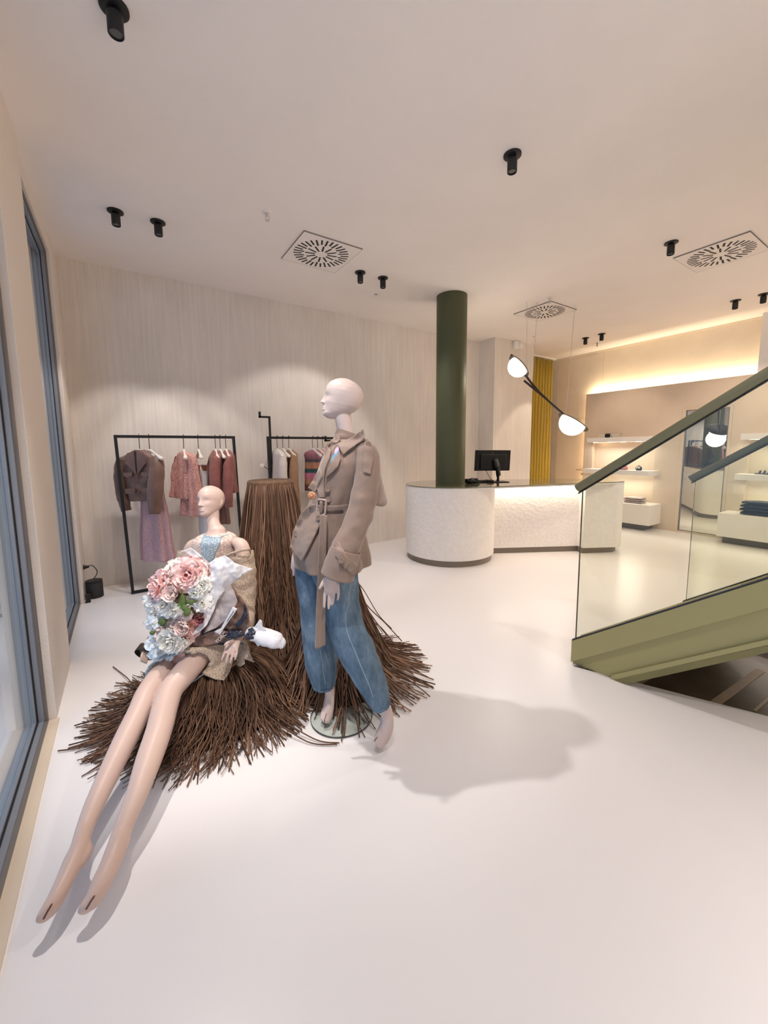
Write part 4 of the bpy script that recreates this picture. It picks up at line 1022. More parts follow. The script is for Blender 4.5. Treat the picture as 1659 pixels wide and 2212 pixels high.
# black canister speaker with its cable by the window corner
sp0 = onZ(205, 1291); sp0 = Vector((-.325, 4.79, 0))
t = thing('canister_speaker', 'black cylindrical box standing on the floor in the window corner', 'speaker', tuple(sp0))
obj('canister', MB().lathe([(.068, 0), (.072, .004), (.072, .150), (.070, .155)], sp0, n=40), mat('speaker_black', (.018, .018, .02, 1), .6, bump=.2, bscale=300), t)
obj('canister_lid', MB().lathe([(.072, .157), (.072, .170), (.066, .174), (0, .174)], sp0, n=40), M['black'], t)
pg = Vector((-.395, 4.86, .30))
pth, _ = smooth_path([pg, pg+Vector((.06, .03, .0)), pg+Vector((.10, .0, -.07)), pg+Vector((.05, -.02, -.15)), pg+Vector((.015, -.02, -.19)), pg+Vector((.03, -.07, -.25)), Vector((-.375, 4.66, .05))], 40)
cb_ = thing('power_cable', 'black power cable with plug looping from the wall socket down to the black canister', 'cable', tuple(pg))
obj('cord', MB().tube(pth, .004, 8), M['black'], cb_)
obj('plug', MB().tube([pg-Vector((.012, 0, 0)), pg+Vector((.03, 0, 0))], [.026, .012], 14, round_=True), M['black'], cb_)
obj('adapter', MB().box((-.392, 4.625, .0), (-.352, 4.665, .085)), M['black'], cb_, bevel=.006)
# ================================================================== mannequins
M['skin'] = mat('matt_mannequin_skin', (.58, .425, .365, 1), .42, spec=.35, sss=.0)
M['skinpale'] = mat('pale_mannequin_skin', (.53, .425, .39, 1), .45, spec=.35)
def itab(tab, z):
    for (z0, a), (z1, b) in zip(tab, tab[1:]):
        if z <= z1:
            f = (z-z0)/(z1-z0); f = f*f*(3-2*f)*.35+f*.65; return a+(b-a)*f
    return tab[-1][1]
XF = [(0, .055), (.010, .073), (.024, .079), (.040, .0785), (.058, .079), (.075, .080), (.098, .0805), (.115, .0835), (.135, .0845), (.155, .079), (.172, .067), (.186, .047), (.194, .027), (.198, .006)]
XB = [(0, .030), (.010, .012), (.024, -.018), (.040, -.050), (.058, -.073), (.075, -.087), (.098, -.096), (.115, -.098), (.135, -.096), (.155, -.088), (.172, -.073), (.186, -.050), (.194, -.028), (.198, -.006)]
WD = [(0, .012), (.010, .027), (.024, .040), (.040, .051), (.058, .059), (.075, .065), (.098, .0695), (.115, .0715), (.135, .0705), (.155, .065), (.172, .054), (.186, .038), (.194, .022), (.198, .005)]
def head_mb(Mx, n=72, rows=90, ears=True):
    m = MB(); rings = []
    for k in range(rows+1):
        z = .198*k/rows; f, b, w = itab(XF, z), itab(XB, z), itab(WD, z); ring = []
        cx = (f+b)/2; ax = (f-b)/2
        for j in range(n):
            q = 2*PI*j/n; c, s = math.cos(q), math.sin(q)
            # the face is narrower than the back of the skull
            wy = w*(1-.16*max(0, c)**1.5) if z > .03 else w
            x = cx+ax*c; y = wy*math.copysign(abs(s)**.95, s)
            if c > .2:
                g = lambda s0: math.exp(-(y/s0)**2)
                if z < .128:
                    nb = itab([(.058, 0), (.063, .010), (.068, .0225), (.074, .0205), (.090, .0125), (.110, .004), (.126, 0)], z) if z > .058 else 0
                    x += nb*g(.0085+.005*math.exp(-((z-.068)/.008)**2))
                x -= .0050*math.exp(-((z-.101)/.016)**2)*(math.exp(-((abs(y)-.030)/.017)**2))      # eye sockets
                x += .0016*math.exp(-((z-.122)/.010)**2)*math.exp(-((abs(y)-.027)/.02)**2)
                lipw = math.exp(-(y/.0195)**4)
                x += (.0080*math.exp(-((z-.0475)/.0042)**2)+.0085*math.exp(-((z-.0365)/.0045)**2)-.0055*math.exp(-((z-.0422)/.0016)**2))*lipw
                x -= .0050*math.exp(-((z-.0275)/.005)**2)*math.exp(-(y/.025)**2)
                x += .0045*math.exp(-((z-.014)/.008)**2)*math.exp(-(y/.016)**2)
                x += .0035*math.exp(-((z-.078)/.016)**2)*math.exp(-((abs(y)-.040)/.014)**2)        # cheekbones
            ring.append(Mx @ Vector((x, y, z)))
        rings.append(ring)
    m.loft(rings)
    for sy in ((-1, 1) if ears else ()):             # flat stylised ears
        pts, rr = smooth_path([(-.012, sy*.058, .066), (-.020, sy*.0635, .078), (-.026, sy*.0665, .094), (-.022, sy*.066, .104), (-.012, sy*.064, .100)], 10, [(.005, .007), (.006, .009), (.006, .010), (.006, .009), (.004, .006)])
        m.tube([Mx @ Vector(p) for p in pts], rr, 8, round_=True)
    return m
def face_matrix(origin, fdir, tilt, roll=0.0, sc=1.0):
    f = Vector((fdir[0], fdir[1], 0)).normalized(); l = Vector((-f.y, f.x, 0)); z = Vector((0, 0, 1))
    f2 = f*math.cos(tilt)+z*math.sin(tilt); z2 = z*math.cos(tilt)-f*math.sin(tilt)
    l2 = l*math.cos(roll)+z2*math.sin(roll); z3 = z2*math.cos(roll)-l*math.sin(roll)
    return Matrix(((f2.x*sc, l2.x*sc, z3.x*sc, origin.x), (f2.y*sc, l2.y*sc, z3.y*sc, origin.y), (f2.z*sc, l2.z*sc, z3.z*sc, origin.z), (0, 0, 0, 1)))
def body_obj(m, mt, parent, vox=.0034):
    o = obj('body', m, mt, parent, ang=180)
    r = o.modifiers.new('one skin', 'REMESH'); r.mode = 'VOXEL'; r.voxel_size = vox; r.use_smooth_shade = True
    s = o.modifiers.new('relax', 'SMOOTH'); s.factor = .5; s.iterations = 4
    return o
def limb(m, pts, rad, n=24, steps=40, **k):
    pp, rr = smooth_path(pts, steps, rad); m.tube(pp, rr, n, round_=True, **k); return m
def px_path(rows):
    "rows of (px, py, fd, radius_px[, flat]) -> points and radii in metres"
    pts = []; rad = []
    for r in rows:
        p = P(r[0], r[1], r[2]); dep = (p-EYE).dot(FWD); pts.append(p); a = r[3]*dep/FPX
        rad.append((a, a*(r[4] if len(r) > 4 else 1.0)))
    return pts, rad
# ------------------------------------------------------------------ the standing one
FD = 1.90
base = onZ(742, 1548, 0)
man = thing('mannequin', 'standing mannequin in a belted trench jacket and blue jeans on a round glass base', 'mannequin', (base.x, base.y, 0), -YAW)
bm_ = MB()
HM = face_matrix(P(731.5, 908, FD), (-SIDE.x, -SIDE.y), math.radians(11), 0, 1.0)
bm_ = head_mb(HM, ears=False)
limb(bm_, *px_path([(741, 880, FD, 16), (741, 903, FD, 17.5), (745, 926, FD, 17), (750, 950, FD, 19), (754, 972, FD, 30)]))
limb(bm_, *px_path([(752, 960, FD, 22), (750, 985, FD, 40, .8), (742, 1030, FD, 44, .8), (728, 1085, FD, 38, .8), (716, 1150, FD, 46, .8), (710, 1210, FD, 52, .8)]))
limb(bm_, *px_path([(766, 978, 1.88, 14), (786, 986, 1.80, 20), (790, 1040, 1.77, 19), (778, 1110, 1.74, 17), (752, 1180, 1.71, 15), (728, 1225, 1.70, 14), (717, 1246, 1.69, 15.5, .62), (716, 1262, 1.69, 17.5, .5), (717, 1272, 1.69, 17, .42)]), ref=(SIDE.x, SIDE.y, 0))
for rows in ([(705, 1262, 1.69, 4.2), (702, 1285, 1.688, 3.9), (701, 1300, 1.686, 3.6), (700.5, 1311, 1.686, 3.0)],
             [(712.5, 1264, 1.688, 4.3), (711.5, 1287, 1.682, 4.0), (710.5, 1303, 1.680, 3.7), (710, 1314, 1.682, 3.0)],
             [(721, 1264, 1.688, 4.1), (720.5, 1284, 1.684, 3.8), (719, 1297, 1.684, 3.5), (718, 1305, 1.686, 2.9)],
             [(729.5, 1262, 1.69, 3.8), (731, 1277, 1.688, 3.5), (730.5, 1288, 1.69, 3.2), (729, 1295, 1.692, 2.7)],
             [(704, 1248, 1.685, 4.6), (698, 1258, 1.675, 4.2), (693.5, 1266, 1.67, 3.6), (690.5, 1271, 1.67, 3.0)]):
    limb(bm_, *px_path(rows), n=12, steps=14)
# far arm and the sliver of its hand
limb(bm_, *px_path([(730, 975, 1.98, 18), (706, 1020, 2.04, 15), (682, 1100, 2.06, 14), (650, 1180, 2.03, 12), (640, 1205, 2.02, 10), (636, 1225, 2.02, 8)]), n=16)
for k in range(4): limb(bm_, *px_path([(637+k*1.2, 1220, 2.01+.012*k, 3.6), (635+k, 1232, 2.01+.014*k, 3.2), (634+k, 1243-k, 2.01+.014*k, 2.4)]), n=10, steps=8)
# legs
limb(bm_, *px_path([(690, 1200, 1.93, 34), (680, 1290, 1.97, 27), (690, 1390, 1.99, 20), (703, 1450, 1.99, 15), (711, 1482, 1.985, 11.5), (712, 1505, 1.975, 10.5), (709, 1528, 1.955, 12.5, .95), (705, 1545, 1.925, 14, .7), (702.5, 1555, 1.905, 12.5, .5)]))
limb(bm_, *px_path([(725, 1205, 1.88, 36), (738, 1300, 1.85, 28), (768, 1400, 1.83, 18), (803, 1470, 1.81, 13), (825, 1510, 1.80, 12.5), (836, 1545, 1.79, 13.5), (834, 1572, 1.775, 16, .95), (825, 1592, 1.752, 18.5, .72), (817, 1603, 1.732, 16, .45)]))
body_obj(bm_, M['skinpale'], man)
M['groove'] = mat('toe_groove_dark', (.10, .05, .04, 1), .7)
def groove(rows, parent, bv, w=.0022):
    "dark split between the toes, sunk into the skin along its surface"
    pp, _ = smooth_path([Vector((x, y, 0)) for x, y in rows], 14); pts = []; last = None
    for p in pp:
        d = ray(p.x, p.y).normalized(); h = bv.ray_cast(EYE, d, 6)
        if h[0] is None: continue
        pts.append(h[0]+d*.0008)
    obj('toe_groove', MB().tube(pts, [w*.6]+[w]*(len(pts)-2)+[w*.7], 6, round_=True), M['groove'], parent)
groove([(705, 1541), (702.5, 1550), (701, 1556), (700.5, 1560)], man, bm_.bvh())
groove([(815, 1592), (811, 1598), (807.5, 1604), (806, 1607)], man, bm_.bvh())
gb = onZ(738, 1548, 0)
M['baseglass'] = glass('base_glass', (.93, .96, .945, 1), 1.45)
obj('glass_base', MB().lathe([(.163, .002), (.166, .004), (.166, .010), (.163, .012), (0, .012)], gb, n=72), M['baseglass'], man)
obj('base_edge', MB().lathe([(.1662, .002), (.1685, .004), (.1685, .011), (.1662, .012)], gb, n=72, cap=False), mat('base_edge_dark', (.02, .022, .022, 1), .3), man)
rp0 = onZ(725, 1514, .012)
obj('support_rod', MB().tube([rp0, rp0+Vector((0, 0, .62))], .006, 12), M['steel'], man)
obj('rod_clamp', MB().lathe([(.026, .012), (.026, .020), (.012, .026), (.011, .055), (.008, .06)], (rp0.x, rp0.y, 0), n=20), M['black'], man)
# ------------------------------------------------------------------ jeans
def denim():
    t = NT('washed_blue_denim'); b = t.b; v = t.coord((1, 1, .45))
    n1 = t.n('ShaderNodeTexNoise'); n1.inputs['Scale'].default_value = 11; n1.inputs['Detail'].default_value = 7; n1.inputs['Roughness'].default_value = .7; t.l(v, n1.inputs['Vector'])
    rp = t.n('ShaderNodeValToRGB'); e = rp.color_ramp.elements; e[0].position = .30; e[0].color = (.050, .088, .135, 1); e[1].position = .76; e[1].color = (.30, .36, .42, 1)
    x = e.new(.54); x.color = (.120, .180, .245, 1)
    t.l(n1.outputs['Fac'], rp.inputs[0]); t.l(rp.outputs[0], b.inputs['Base Color']); b.inputs['Roughness'].default_value = .9; b.inputs['Specular IOR Level'].default_value = .2
    wv_ = t.coord((1, 1, 1)); n2 = t.n('ShaderNodeTexNoise'); n2.inputs['Scale'].default_value = 420; t.l(wv_, n2.inputs['Vector'])
    bp = t.n('ShaderNodeBump'); bp.inputs['Strength'].default_value = .4; bp.inputs['Distance'].default_value = .003; t.l(n2.outputs['Fac'], bp.inputs['Height']); t.l(bp.outputs[0], b.inputs['Normal']); return t.mat
M['denim'] = denim(); M['denimlight'] = mat('denim_seam_light', (.24, .30, .36, 1), .9, bump=.3, bscale=300)
def silh_loft(rows, fdf, b_of, n=72, steps=60, wr=.010, ws=9.0, seed=0.0, tilt=0.0, sq=.92, folds=None):
    "cloth tube from silhouette rows (py, left px, right px): horizontal rings; fdf(py) distance, b_of(py) half depth"
    A = [(r[0], r[1], r[2]) for r in rows]; pp, _ = smooth_path([Vector(a) for a in A], steps); rings = []
    for a in pp:
        py, l, r = a; fd = fdf(py); c = P((l+r)/2, py, fd); dep = (c-EYE).dot(FWD); ha = (r-l)/2*dep/FPX; hb = b_of(py); ring = []
        for j in range(n):
            q = 2*PI*j/n; cx, sx = math.cos(q), math.sin(q); cx = math.copysign(abs(cx)**sq, cx)
            p = SIDE*(ha*cx)+HEAD*(hb*sx); nn = (SIDE*cx+HEAD*sx)
            w = wr*noise.noise(Vector((nn.x*1.6+seed, nn.y*1.6, c.z*ws)))+wr*.5*noise.noise(Vector((nn.x*4+seed, nn.y*4, c.z*ws*2.2+nn.x*5)))
            if folds: w += folds(q, py)
            ring.append(c+p+nn*w+Vector((0, 0, tilt*cx*ha)))
        rings.append(ring)
    return rings
JL = [(1195, 640, 702), (1230, 637, 706), (1260, 640, 711), (1310, 648, 717), (1370, 655, 724), (1420, 660, 727), (1455, 667, 725), (1478, 676, 722)]
JR = [(1195, 668, 770), (1230, 676, 772), (1265, 688, 772), (1310, 699, 776), (1345, 707, 782), (1385, 722, 797), (1430, 744, 815), (1470, 772, 829), (1500, 791, 838), (1517, 805, 842)]
jl = silh_loft(JL, lambda y: 1.93+.05*min(1, (y-1195)/200), lambda y: .098-.03*(y-1195)/290, seed=2, wr=.008)
jr = silh_loft(JR, lambda y: 1.865-.06*(y-1195)/320, lambda y: .118-.045*(y-1195)/320, seed=5, wr=.009, tilt=.25)
jm_ = MB(); jm_.loft(jl, True, False); jm_.loft(jr, True, False)
jeans = obj('jeans', jm_, M['denim'], man, ang=180, solid=.003)
jb = jm_.bvh()
seam = [(757, 1258), (752, 1310), (746, 1330), (750, 1365), (764, 1400), (780, 1440), (797, 1480), (806, 1505)]
pp, _ = smooth_path([Vector((x, y, 0)) for x, y in seam], 50)
def on_bvh(bv, x, y, off, dflt):
    d = ray(x, y).normalized(); h = bv.ray_cast(EYE, d, 6); return EYE+d*((h[3] if h[0] is not None else (P(x, y, dflt)-EYE).length)-off)
obj('leg_seam', MB().tube([on_bvh(jb, p.x, p.y, .001, 1.75) for p in pp], [(.0026, .002)]*50, 8), M['denimlight'], jeans)
pp, _ = smooth_path([Vector((x, y, 0)) for x, y in ((693, 1405), (697, 1440), (703, 1478))], 20)
obj('leg_seam', MB().tube([on_bvh(jb, p.x, p.y, .001, 1.9) for p in pp], [(.0022, .002)]*20, 8), M['denimlight'], jeans)
for rings in (jl, jr):
    hm = MB(); last, prev = rings[-1], rings[-3]
    c = sum(last, Vector())/len(last); rr_ = [[c+(p-c)*1.025+Vector((0, 0, dz)) for p in last] for dz in (.014, -.002)]
    hm.loft(rr_, False, False); obj('hem', hm, M['denim'], jeans, ang=180, solid=.004)
# ------------------------------------------------------------------ trench jacket
def trench_mat(name, k=1.0):
    return mat(name, (.215*k, .150*k, .117*k, 1), .62, spec=.3, var=.10, vscale=7, bump=.6, bscale=13, sheen=.25)
M['trench'] = trench_mat('taupe_trench_cotton'); M['trenchdark'] = mat('trench_lining_brown', (.17, .105, .075, 1), .7)
JK = [(950, 728, 786), (962, 716, 800), (985, 700, 805), (1020, 688, 800), (1055, 682, 790), (1082, 676, 780), (1098, 674, 776), (1115, 664, 780), (1140, 648, 786), (1180, 638, 791), (1222, 646, 796)]
def jfold(q, y):
    f = max(0, (y-1105)/110); g = max(0, 1-abs(y-1075)/60)
    return .012*f*math.sin(6*q+1.0+y*.01)+.005*g*math.sin(11*q)
jt = silh_loft(JK, lambda y: FD+.0, lambda y: itab([(950, .075), (965, .115), (1000, .135), (1060, .125), (1098, .112), (1150, .140), (1222, .158)], y), steps=70, wr=.009, ws=7, seed=9, folds=jfold)
jkb = MB(); jkb.loft(jt, False, False)
jacket = obj('trench_jacket', jkb, M['trench'], man, ang=180, solid=.004)
sl_p, sl_r = px_path([(781, 962, 1.83, 20), (792, 985, 1.80, 25), (794, 1030, 1.775, 27), (786, 1075, 1.755, 28), (774, 1120, 1.735, 28), (756, 1165, 1.71, 29), (741, 1200, 1.695, 31), (731, 1235, 1.69, 32)])
slm = sleeve_tube(sl_p, sl_r, 3.0, n=48, steps=60, wr=.006)
obj('sleeve', slm, M['trench'], jacket, ang=180, solid=.004)
cf_p, cf_r = px_path([(748, 1186, 1.695, 32), (738, 1215, 1.69, 34.5), (729.5, 1244, 1.69, 35)])
cfm = sleeve_tube(cf_p, cf_r, 5.0, n=36, steps=14, wr=.005)
obj('cuff', cfm, M['trench'], jacket, ang=180, solid=.006)
fs_p, fs_r = px_path([(726, 970, 1.98, 18), (708, 1012, 2.03, 19), (690, 1080, 2.06, 19), (668, 1160, 2.05, 17), (656, 1195, 2.04, 15)])
obj('sleeve', sleeve_tube(fs_p, fs_r, 8.0, n=28, steps=30), M['trench'], jacket, ang=180, solid=.004)
allb = join(jkb, slm, cfm).bvh(); jkbv = join(jkb).bvh(); jjb = join(jkb, jm_).bvh()
# cape over the back
rows = []
for k in range(14):
    f = k/13; py = 958+126*f; fd = FD-.01; c = P(756+6*f, py, fd); ra = (48+26*f)*mpp(fd)*1.0; rb_ = .115+.075*f; row = []
    for j in range(41):
        q = math.radians(-62+150*j/40); row.append(c+SIDE*((ra)*math.cos(q))+HEAD*(rb_*math.sin(q))+Vector((0, 0, .012*math.sin(q*4)*f)))
    rows.append(row)
obj('back_cape', MB().sheet(rows), M['trench'], jacket, ang=180, solid=.004)
def piece(name, poly, off=.008, bv=None, dfl=1.78, amp=.0, mt=None, parent=None, th=.004, step=3.5, seed=0):
    return obj(name, drape(poly, bv or jkbv, off, dfl, step, amp, seed), mt or M['trench'], parent or jacket, ang=180, solid=th)
M['inner'] = mat('inner_shirt_lilac', (.50, .36, .48, 1), .9, var=.1, vscale=30); M['innerblue'] = mat('inner_shirt_blue', (.13, .27, .40, 1), .9, var=.2, vscale=40)
piece('inner_shirt', [(727, 955), (737, 960), (735, 985), (722, 1012), (706, 1034), (704, 1010), (716, 985)], .004, mt=M['trenchdark'])
piece('inner_shirt', [(724, 971), (733, 962), (733, 972), (730, 980), (721, 985)], .008, mt=M['inner'])
piece('inner_shirt', [(719, 984), (730, 974), (730, 984), (722, 996), (713, 1002)], .009, mt=M['innerblue'])
piece('lapel', [(733, 976), (736, 990), (730, 1008), (716, 1022), (703, 1034), (708, 1014), (717, 996)], .016, amp=.004)
piece('front_edge', [(704, 962), (715, 972), (712, 990), (703, 1012), (699, 1040), (701, 1075), (690, 1075), (684, 1050), (683, 1028), (692, 1005), (700, 985)], .012, amp=.006, seed=2)
piece('storm_flap', [(692, 1012), (697, 1030), (690, 1045), (681, 1064), (665, 1054), (677, 1036), (684, 1024)], .020, seed=3)
piece('collar', [(728, 958), (740, 955), (760, 944), (785, 927), (788, 948), (775, 957), (757, 970), (741, 983)], .020, bv=allb, amp=.003)
piece('collar', [(731, 941), (735, 950), (728, 957), (713, 960), (706, 966), (700, 969), (707, 957), (717, 950)], .020, dfl=1.86)
cst, csr = px_path([(751, 958, FD, 33, .62), (753, 946, FD, 30, .62), (757, 934, FD, 29, .62)])
obj('collar_stand', MB().tube(cst, [(a*1.0, b*1.15) for a, b in csr], 36, cap=False, ref=(SIDE.x, SIDE.y, 0)), M['trench'], jacket, ang=180, solid=.005)
piece('epaulette', [(788, 950), (803, 958), (808, 985), (801, 1025), (784, 1021), (786, 985)], .010, bv=allb, th=.005)
piece('front_panel', [(667, 1092), (688, 1098), (696, 1120), (684, 1150), (668, 1182), (652, 1214), (638, 1198), (626, 1182), (634, 1146), (650, 1108)], .022, amp=.008, seed=6)
piece('pocket_welt', [(742, 1090), (752, 1090), (750, 1130), (742, 1132)], .008)
# belt with buckle and long tail
br = []
for py in (1087, 1113):
    i = min(range(len(jt)), key=lambda k: abs(k-round((py-950)/(1222-950)*69)))
    c = sum(jt[i], Vector())/len(jt[i]); br.append([c+(p-c)*1.06+SIDE*.0 for p in jt[i]])
belt = obj('belt', MB().loft([[a.lerp(b, f) for a, b in zip(*br)] for f in (0, .33, .66, 1)], False, False), M['trench'], jacket, ang=180, solid=.004)
bkp = []
for x, y in ((689, 1079), (700, 1080), (704, 1084), (702, 1108), (699, 1112), (688, 1110), (685, 1106), (686, 1083)): bkp.append(on_bvh(jkbv, x, y, .020, 1.79))
bp_, _ = smooth_path(bkp+[bkp[0]], 48); obj('buckle', MB().tube(bp_[:-1]+[bp_[0]], [(.0052, .0042)]*48, 10), mat('buckle_covered', (.38, .28, .24, 1), .5), belt)
bt = [on_bvh(jkbv, x, y, .024, 1.79) for x, y in ((694, 1086), (694, 1106))]; obj('buckle_prong', MB().tube(bt, [.0075, .0075], 12, round_=True), M['trench'], belt)
tf = lambda x, y: 1.735+.012*math.sin(y*.02)+.006*math.sin(x*.3)
obj('belt_tail', panel([(692, 1112), (706, 1113), (704, 1200), (701.5, 1300), (702.5, 1394), (691, 1399), (681, 1403), (683, 1310), (688, 1200)], tf, 5), M['trench'], belt, ang=180, solid=.004)
obj('belt_tail', panel([(698, 1113), (707, 1113), (706, 1200), (703, 1320), (697, 1342), (694, 1330), (697, 1200)], lambda x, y: 1.748+.006*math.sin(y*.03), 5), M['trench'], belt, ang=180, solid=.004)
M['horn'] = mat('horn_button', (.22, .155, .12, 1), .35, spec=.5)
def button(x, y, bv, r=.0125, parent=None, off=.016):
    d = ray(x, y).normalized(); h = bv.ray_cast(EYE, d, 6)
    if h[0] is None: return
    c = h[0]-d*off; nn = (-d*.75+(h[1] if h[1].dot(d) < 0 else -h[1])*.25).normalized(); q = nn.to_track_quat('Z', 'Y').to_matrix().to_4x4()
    obj('button', MB().lathe([(r*.9, -.006), (r, .0), (r*.95, .003), (r*.72, .0035), (r*.62, .001), (r*.18, .001), (r*.16, .003), (0, .003)], n=24, M=Matrix.Translation(c) @ q), M['horn'], parent or jacket)
for x, y, of in ((708, 1057, .016), (709, 1079, .016), (688, 1119, .034), (641, 1153, .034), (795.5, 959, .020)): button(x, y, allb if x > 780 else jkbv, off=of)
for x, y in ((737, 1211), (757, 1228)): button(x, y, cfm.bvh(), .0125, off=.020)
piece('cuff_tab', [(727, 1168), (734, 1172), (748, 1200), (772, 1220), (766, 1246), (744, 1229), (724, 1200)], .006, bv=join(slm, cfm).bvh(), dfl=1.68)
fl = on_bvh(jkbv, 674, 1071, .03, 1.8)
m = MB()
for k in range(9):
    q = 2*PI*k/9; m.ball(fl+SIDE*(.011*math.cos(q))+Vector((0, 0, .010*math.sin(q))), .009, 8, 6)
m.ball(fl-HEAD*.006, .008, 8, 6); obj('fabric_flower', m, mat('amber_cloth', (.42, .20, .10, 1), .7, var=.4, vscale=60), jacket)
# ================================================================== the seated mannequin
TF = 2.30
sit = thing('mannequin', 'seated mannequin with a bouquet on its lap and long bare legs stretched towards the viewer', 'mannequin', tuple(SEAT+Vector((0, 0, .29))), -YAW)
sb = head_mb(face_matrix(P(454, 1117, 2.34), tuple((-.30*SIDE-.954*HEAD)[:2]), math.radians(10), math.radians(4), .965))
limb(sb, *px_path([(461, 1085, 2.37, 12), (459, 1108, 2.35, 13.5), (460, 1128, 2.33, 13.5), (466, 1148, 2.31, 16), (468, 1163, 2.30, 26, .8)]))
limb(sb, *px_path([(468, 1150, 2.31, 20, .9), (467, 1172, 2.30, 38, .72), (464, 1205, 2.29, 40, .8), (462, 1260, 2.28, 40, .85), (458, 1310, 2.28, 38, .9), (454, 1345, 2.25, 46, .8)]), ref=(SIDE.x, SIDE.y, 0))
limb(sb, *px_path([(421, 1174, 2.33, 11), (414, 1181, 2.33, 13), (409, 1200, 2.33, 14.5), (397, 1260, 2.30, 12.5), (372, 1330, 2.18, 11), (340, 1385, 2.06, 10), (324, 1400, 2.03, 9), (316, 1407, 2.01, 10.5, .5)]))
limb(sb, *px_path([(512, 1172, 2.26, 12), (521, 1179, 2.25, 15), (526, 1200, 2.24, 16), (533, 1260, 2.22, 14), (536, 1320, 2.17, 12.5), (524, 1362, 2.05, 10.5), (514, 1378, 1.97, 9.5), (507, 1388, 1.935, 12, .5), (502, 1397, 1.915, 14.5, .36), (500, 1401, 1.91, 14, .34)]), ref=(SIDE.x, SIDE.y, 0))
for rows in ([(490, 1394, 1.915, 3.5), (486, 1408, 1.89, 3.2), (481.5, 1419, 1.88, 2.9), (479, 1426, 1.878, 2.2)],
             [(497, 1397, 1.912, 3.6), (493.5, 1412, 1.885, 3.3), (490, 1425, 1.875, 3.0), (488.5, 1433, 1.873, 2.2)],
             [(504.5, 1399, 1.912, 3.5), (502.5, 1413, 1.888, 3.2), (499.5, 1424, 1.878, 2.9), (498, 1431, 1.876, 2.2)],
             [(511.5, 1398, 1.915, 3.2), (511.5, 1410, 1.895, 2.9), (509, 1419, 1.886, 2.6), (507.5, 1425, 1.884, 2.0)],
             [(503, 1385, 1.92, 4.2), (495, 1387, 1.89, 3.6), (489, 1390, 1.875, 3.0), (485, 1394, 1.87, 2.3)]):
    limb(sb, *px_path(rows), n=12, steps=14)
for k in range(4): limb(sb, *px_path([(310.5+3.4*k, 1406+k, 2.00+.006*k, 3.0), (306+3.8*k, 1417+2*k, 1.975+.006*k, 2.8), (305+3.6*k, 1428+1.5*k, 1.965+.006*k, 2.1)]), n=12, steps=10)
def zpath(rows):
    pts = []; rad = []
    for px, py, z, r, *fl in rows:
        p = onZ(px, py, z); a = r*(p-EYE).dot(FWD)/FPX; pts.append(p); rad.append((a, a*(fl[0] if fl else 1)))
    return pts, rad
hipL = P(430, 1348, 2.27); hipR = P(480, 1350, 2.24)
pts, rad = zpath([(345, 1462, .325, 25), (318, 1500, .300, 24), (302, 1535, .270, 23.5), (275, 1590, .225, 24), (250, 1641, .19, 23), (208, 1730, .145, 20.5), (184, 1788, .118, 17.5), (172, 1828, .122, 17.5), (160, 1858, .114, 20), (140, 1902, .106, 18.5), (121, 1940, .096, 19.5, .85), (104, 1968, .083, 21.5, .60), (94, 1982, .073, 18, .5)])
limb(sb, [hipL, hipL.lerp(pts[0], .55)]+pts, [(.080, .075), (.068, .066)]+rad, n=28, steps=80)
pts, rad = zpath([(400, 1452, .345, 26), (371, 1488, .315, 25), (357, 1525, .285, 26), (344, 1576, .250, 26.5), (322, 1640, .208, 26.5), (297, 1712, .170, 22.5), (274, 1768, .138, 20), (262, 1800, .120, 19.5), (251, 1835, .115, 21), (236, 1872, .104, 20.5), (218, 1910, .092, 20.5), (203, 1940, .078, 21, .75), (192, 1955, .067, 22, .58), (186, 1963, .059, 18, .5)])
limb(sb, [hipR, hipR.lerp(pts[0], .55)]+pts, [(.080, .075), (.068, .066)]+rad, n=28, steps=80)
for rows in ([(178, 1812, .122, 11), (185, 1834, .112, 12.5), (184, 1846, .108, 12), (172, 1866, .108, 11)], [(266, 1788, .126, 11), (268, 1810, .116, 12.5), (265, 1824, .110, 12), (254, 1846, .106, 11)]):
    pts, rad = zpath(rows); limb(sb, pts, rad, n=16, steps=16)      # heels
body_obj(sb, M['skin'], sit)
_sbv = sb.bvh()
groove([(112, 1953), (104, 1966), (98, 1977), (94, 1985)], sit, _sbv, .0030)
groove([(204, 1935), (196, 1947), (190, 1957), (186, 1964)], sit, _sbv, .0030)
# ------------------------------------------------------------------ tweed dress
def tweed(name, c1, c2, sc=70, st=(1, 1, 2.2)):
    t = NT(name); b = t.b; v = t.coord(st); nz = t.n('ShaderNodeTexNoise'); nz.inputs['Scale'].default_value = sc; nz.inputs['Detail'].default_value = 3; t.l(v, nz.inputs['Vector'])
    rp = t.n('ShaderNodeValToRGB'); rp.color_ramp.elements[0].position = .42; rp.color_ramp.elements[0].color = c1; rp.color_ramp.elements[1].position = .60; rp.color_ramp.elements[1].color = c2
    t.l(nz.outputs['Fac'], rp.inputs[0]); t.l(rp.outputs[0], b.inputs['Base Color']); b.inputs['Roughness'].default_value = .9; b.inputs['Specular IOR Level'].default_value = .25
    bp = t.n('ShaderNodeBump'); bp.inputs['Strength'].default_value = .7; bp.inputs['Distance'].default_value = .004; t.l(nz.outputs['Fac'], bp.inputs['Height']); t.l(bp.outputs[0], b.inputs['Normal']); return t.mat
M['tweedpink'] = tweed('pale_pink_tweed', (.50, .36, .31, 1), (.74, .62, .56, 1)); M['tweedblue'] = tweed('grey_blue_tweed', (.20, .27, .34, 1), (.50, .58, .64, 1), 130, (1, 1, 2))
M['tweedtan'] = tweed('tan_tweed', (.36, .27, .20, 1), (.58, .475, .385, 1), 170, (1, 1, 1))
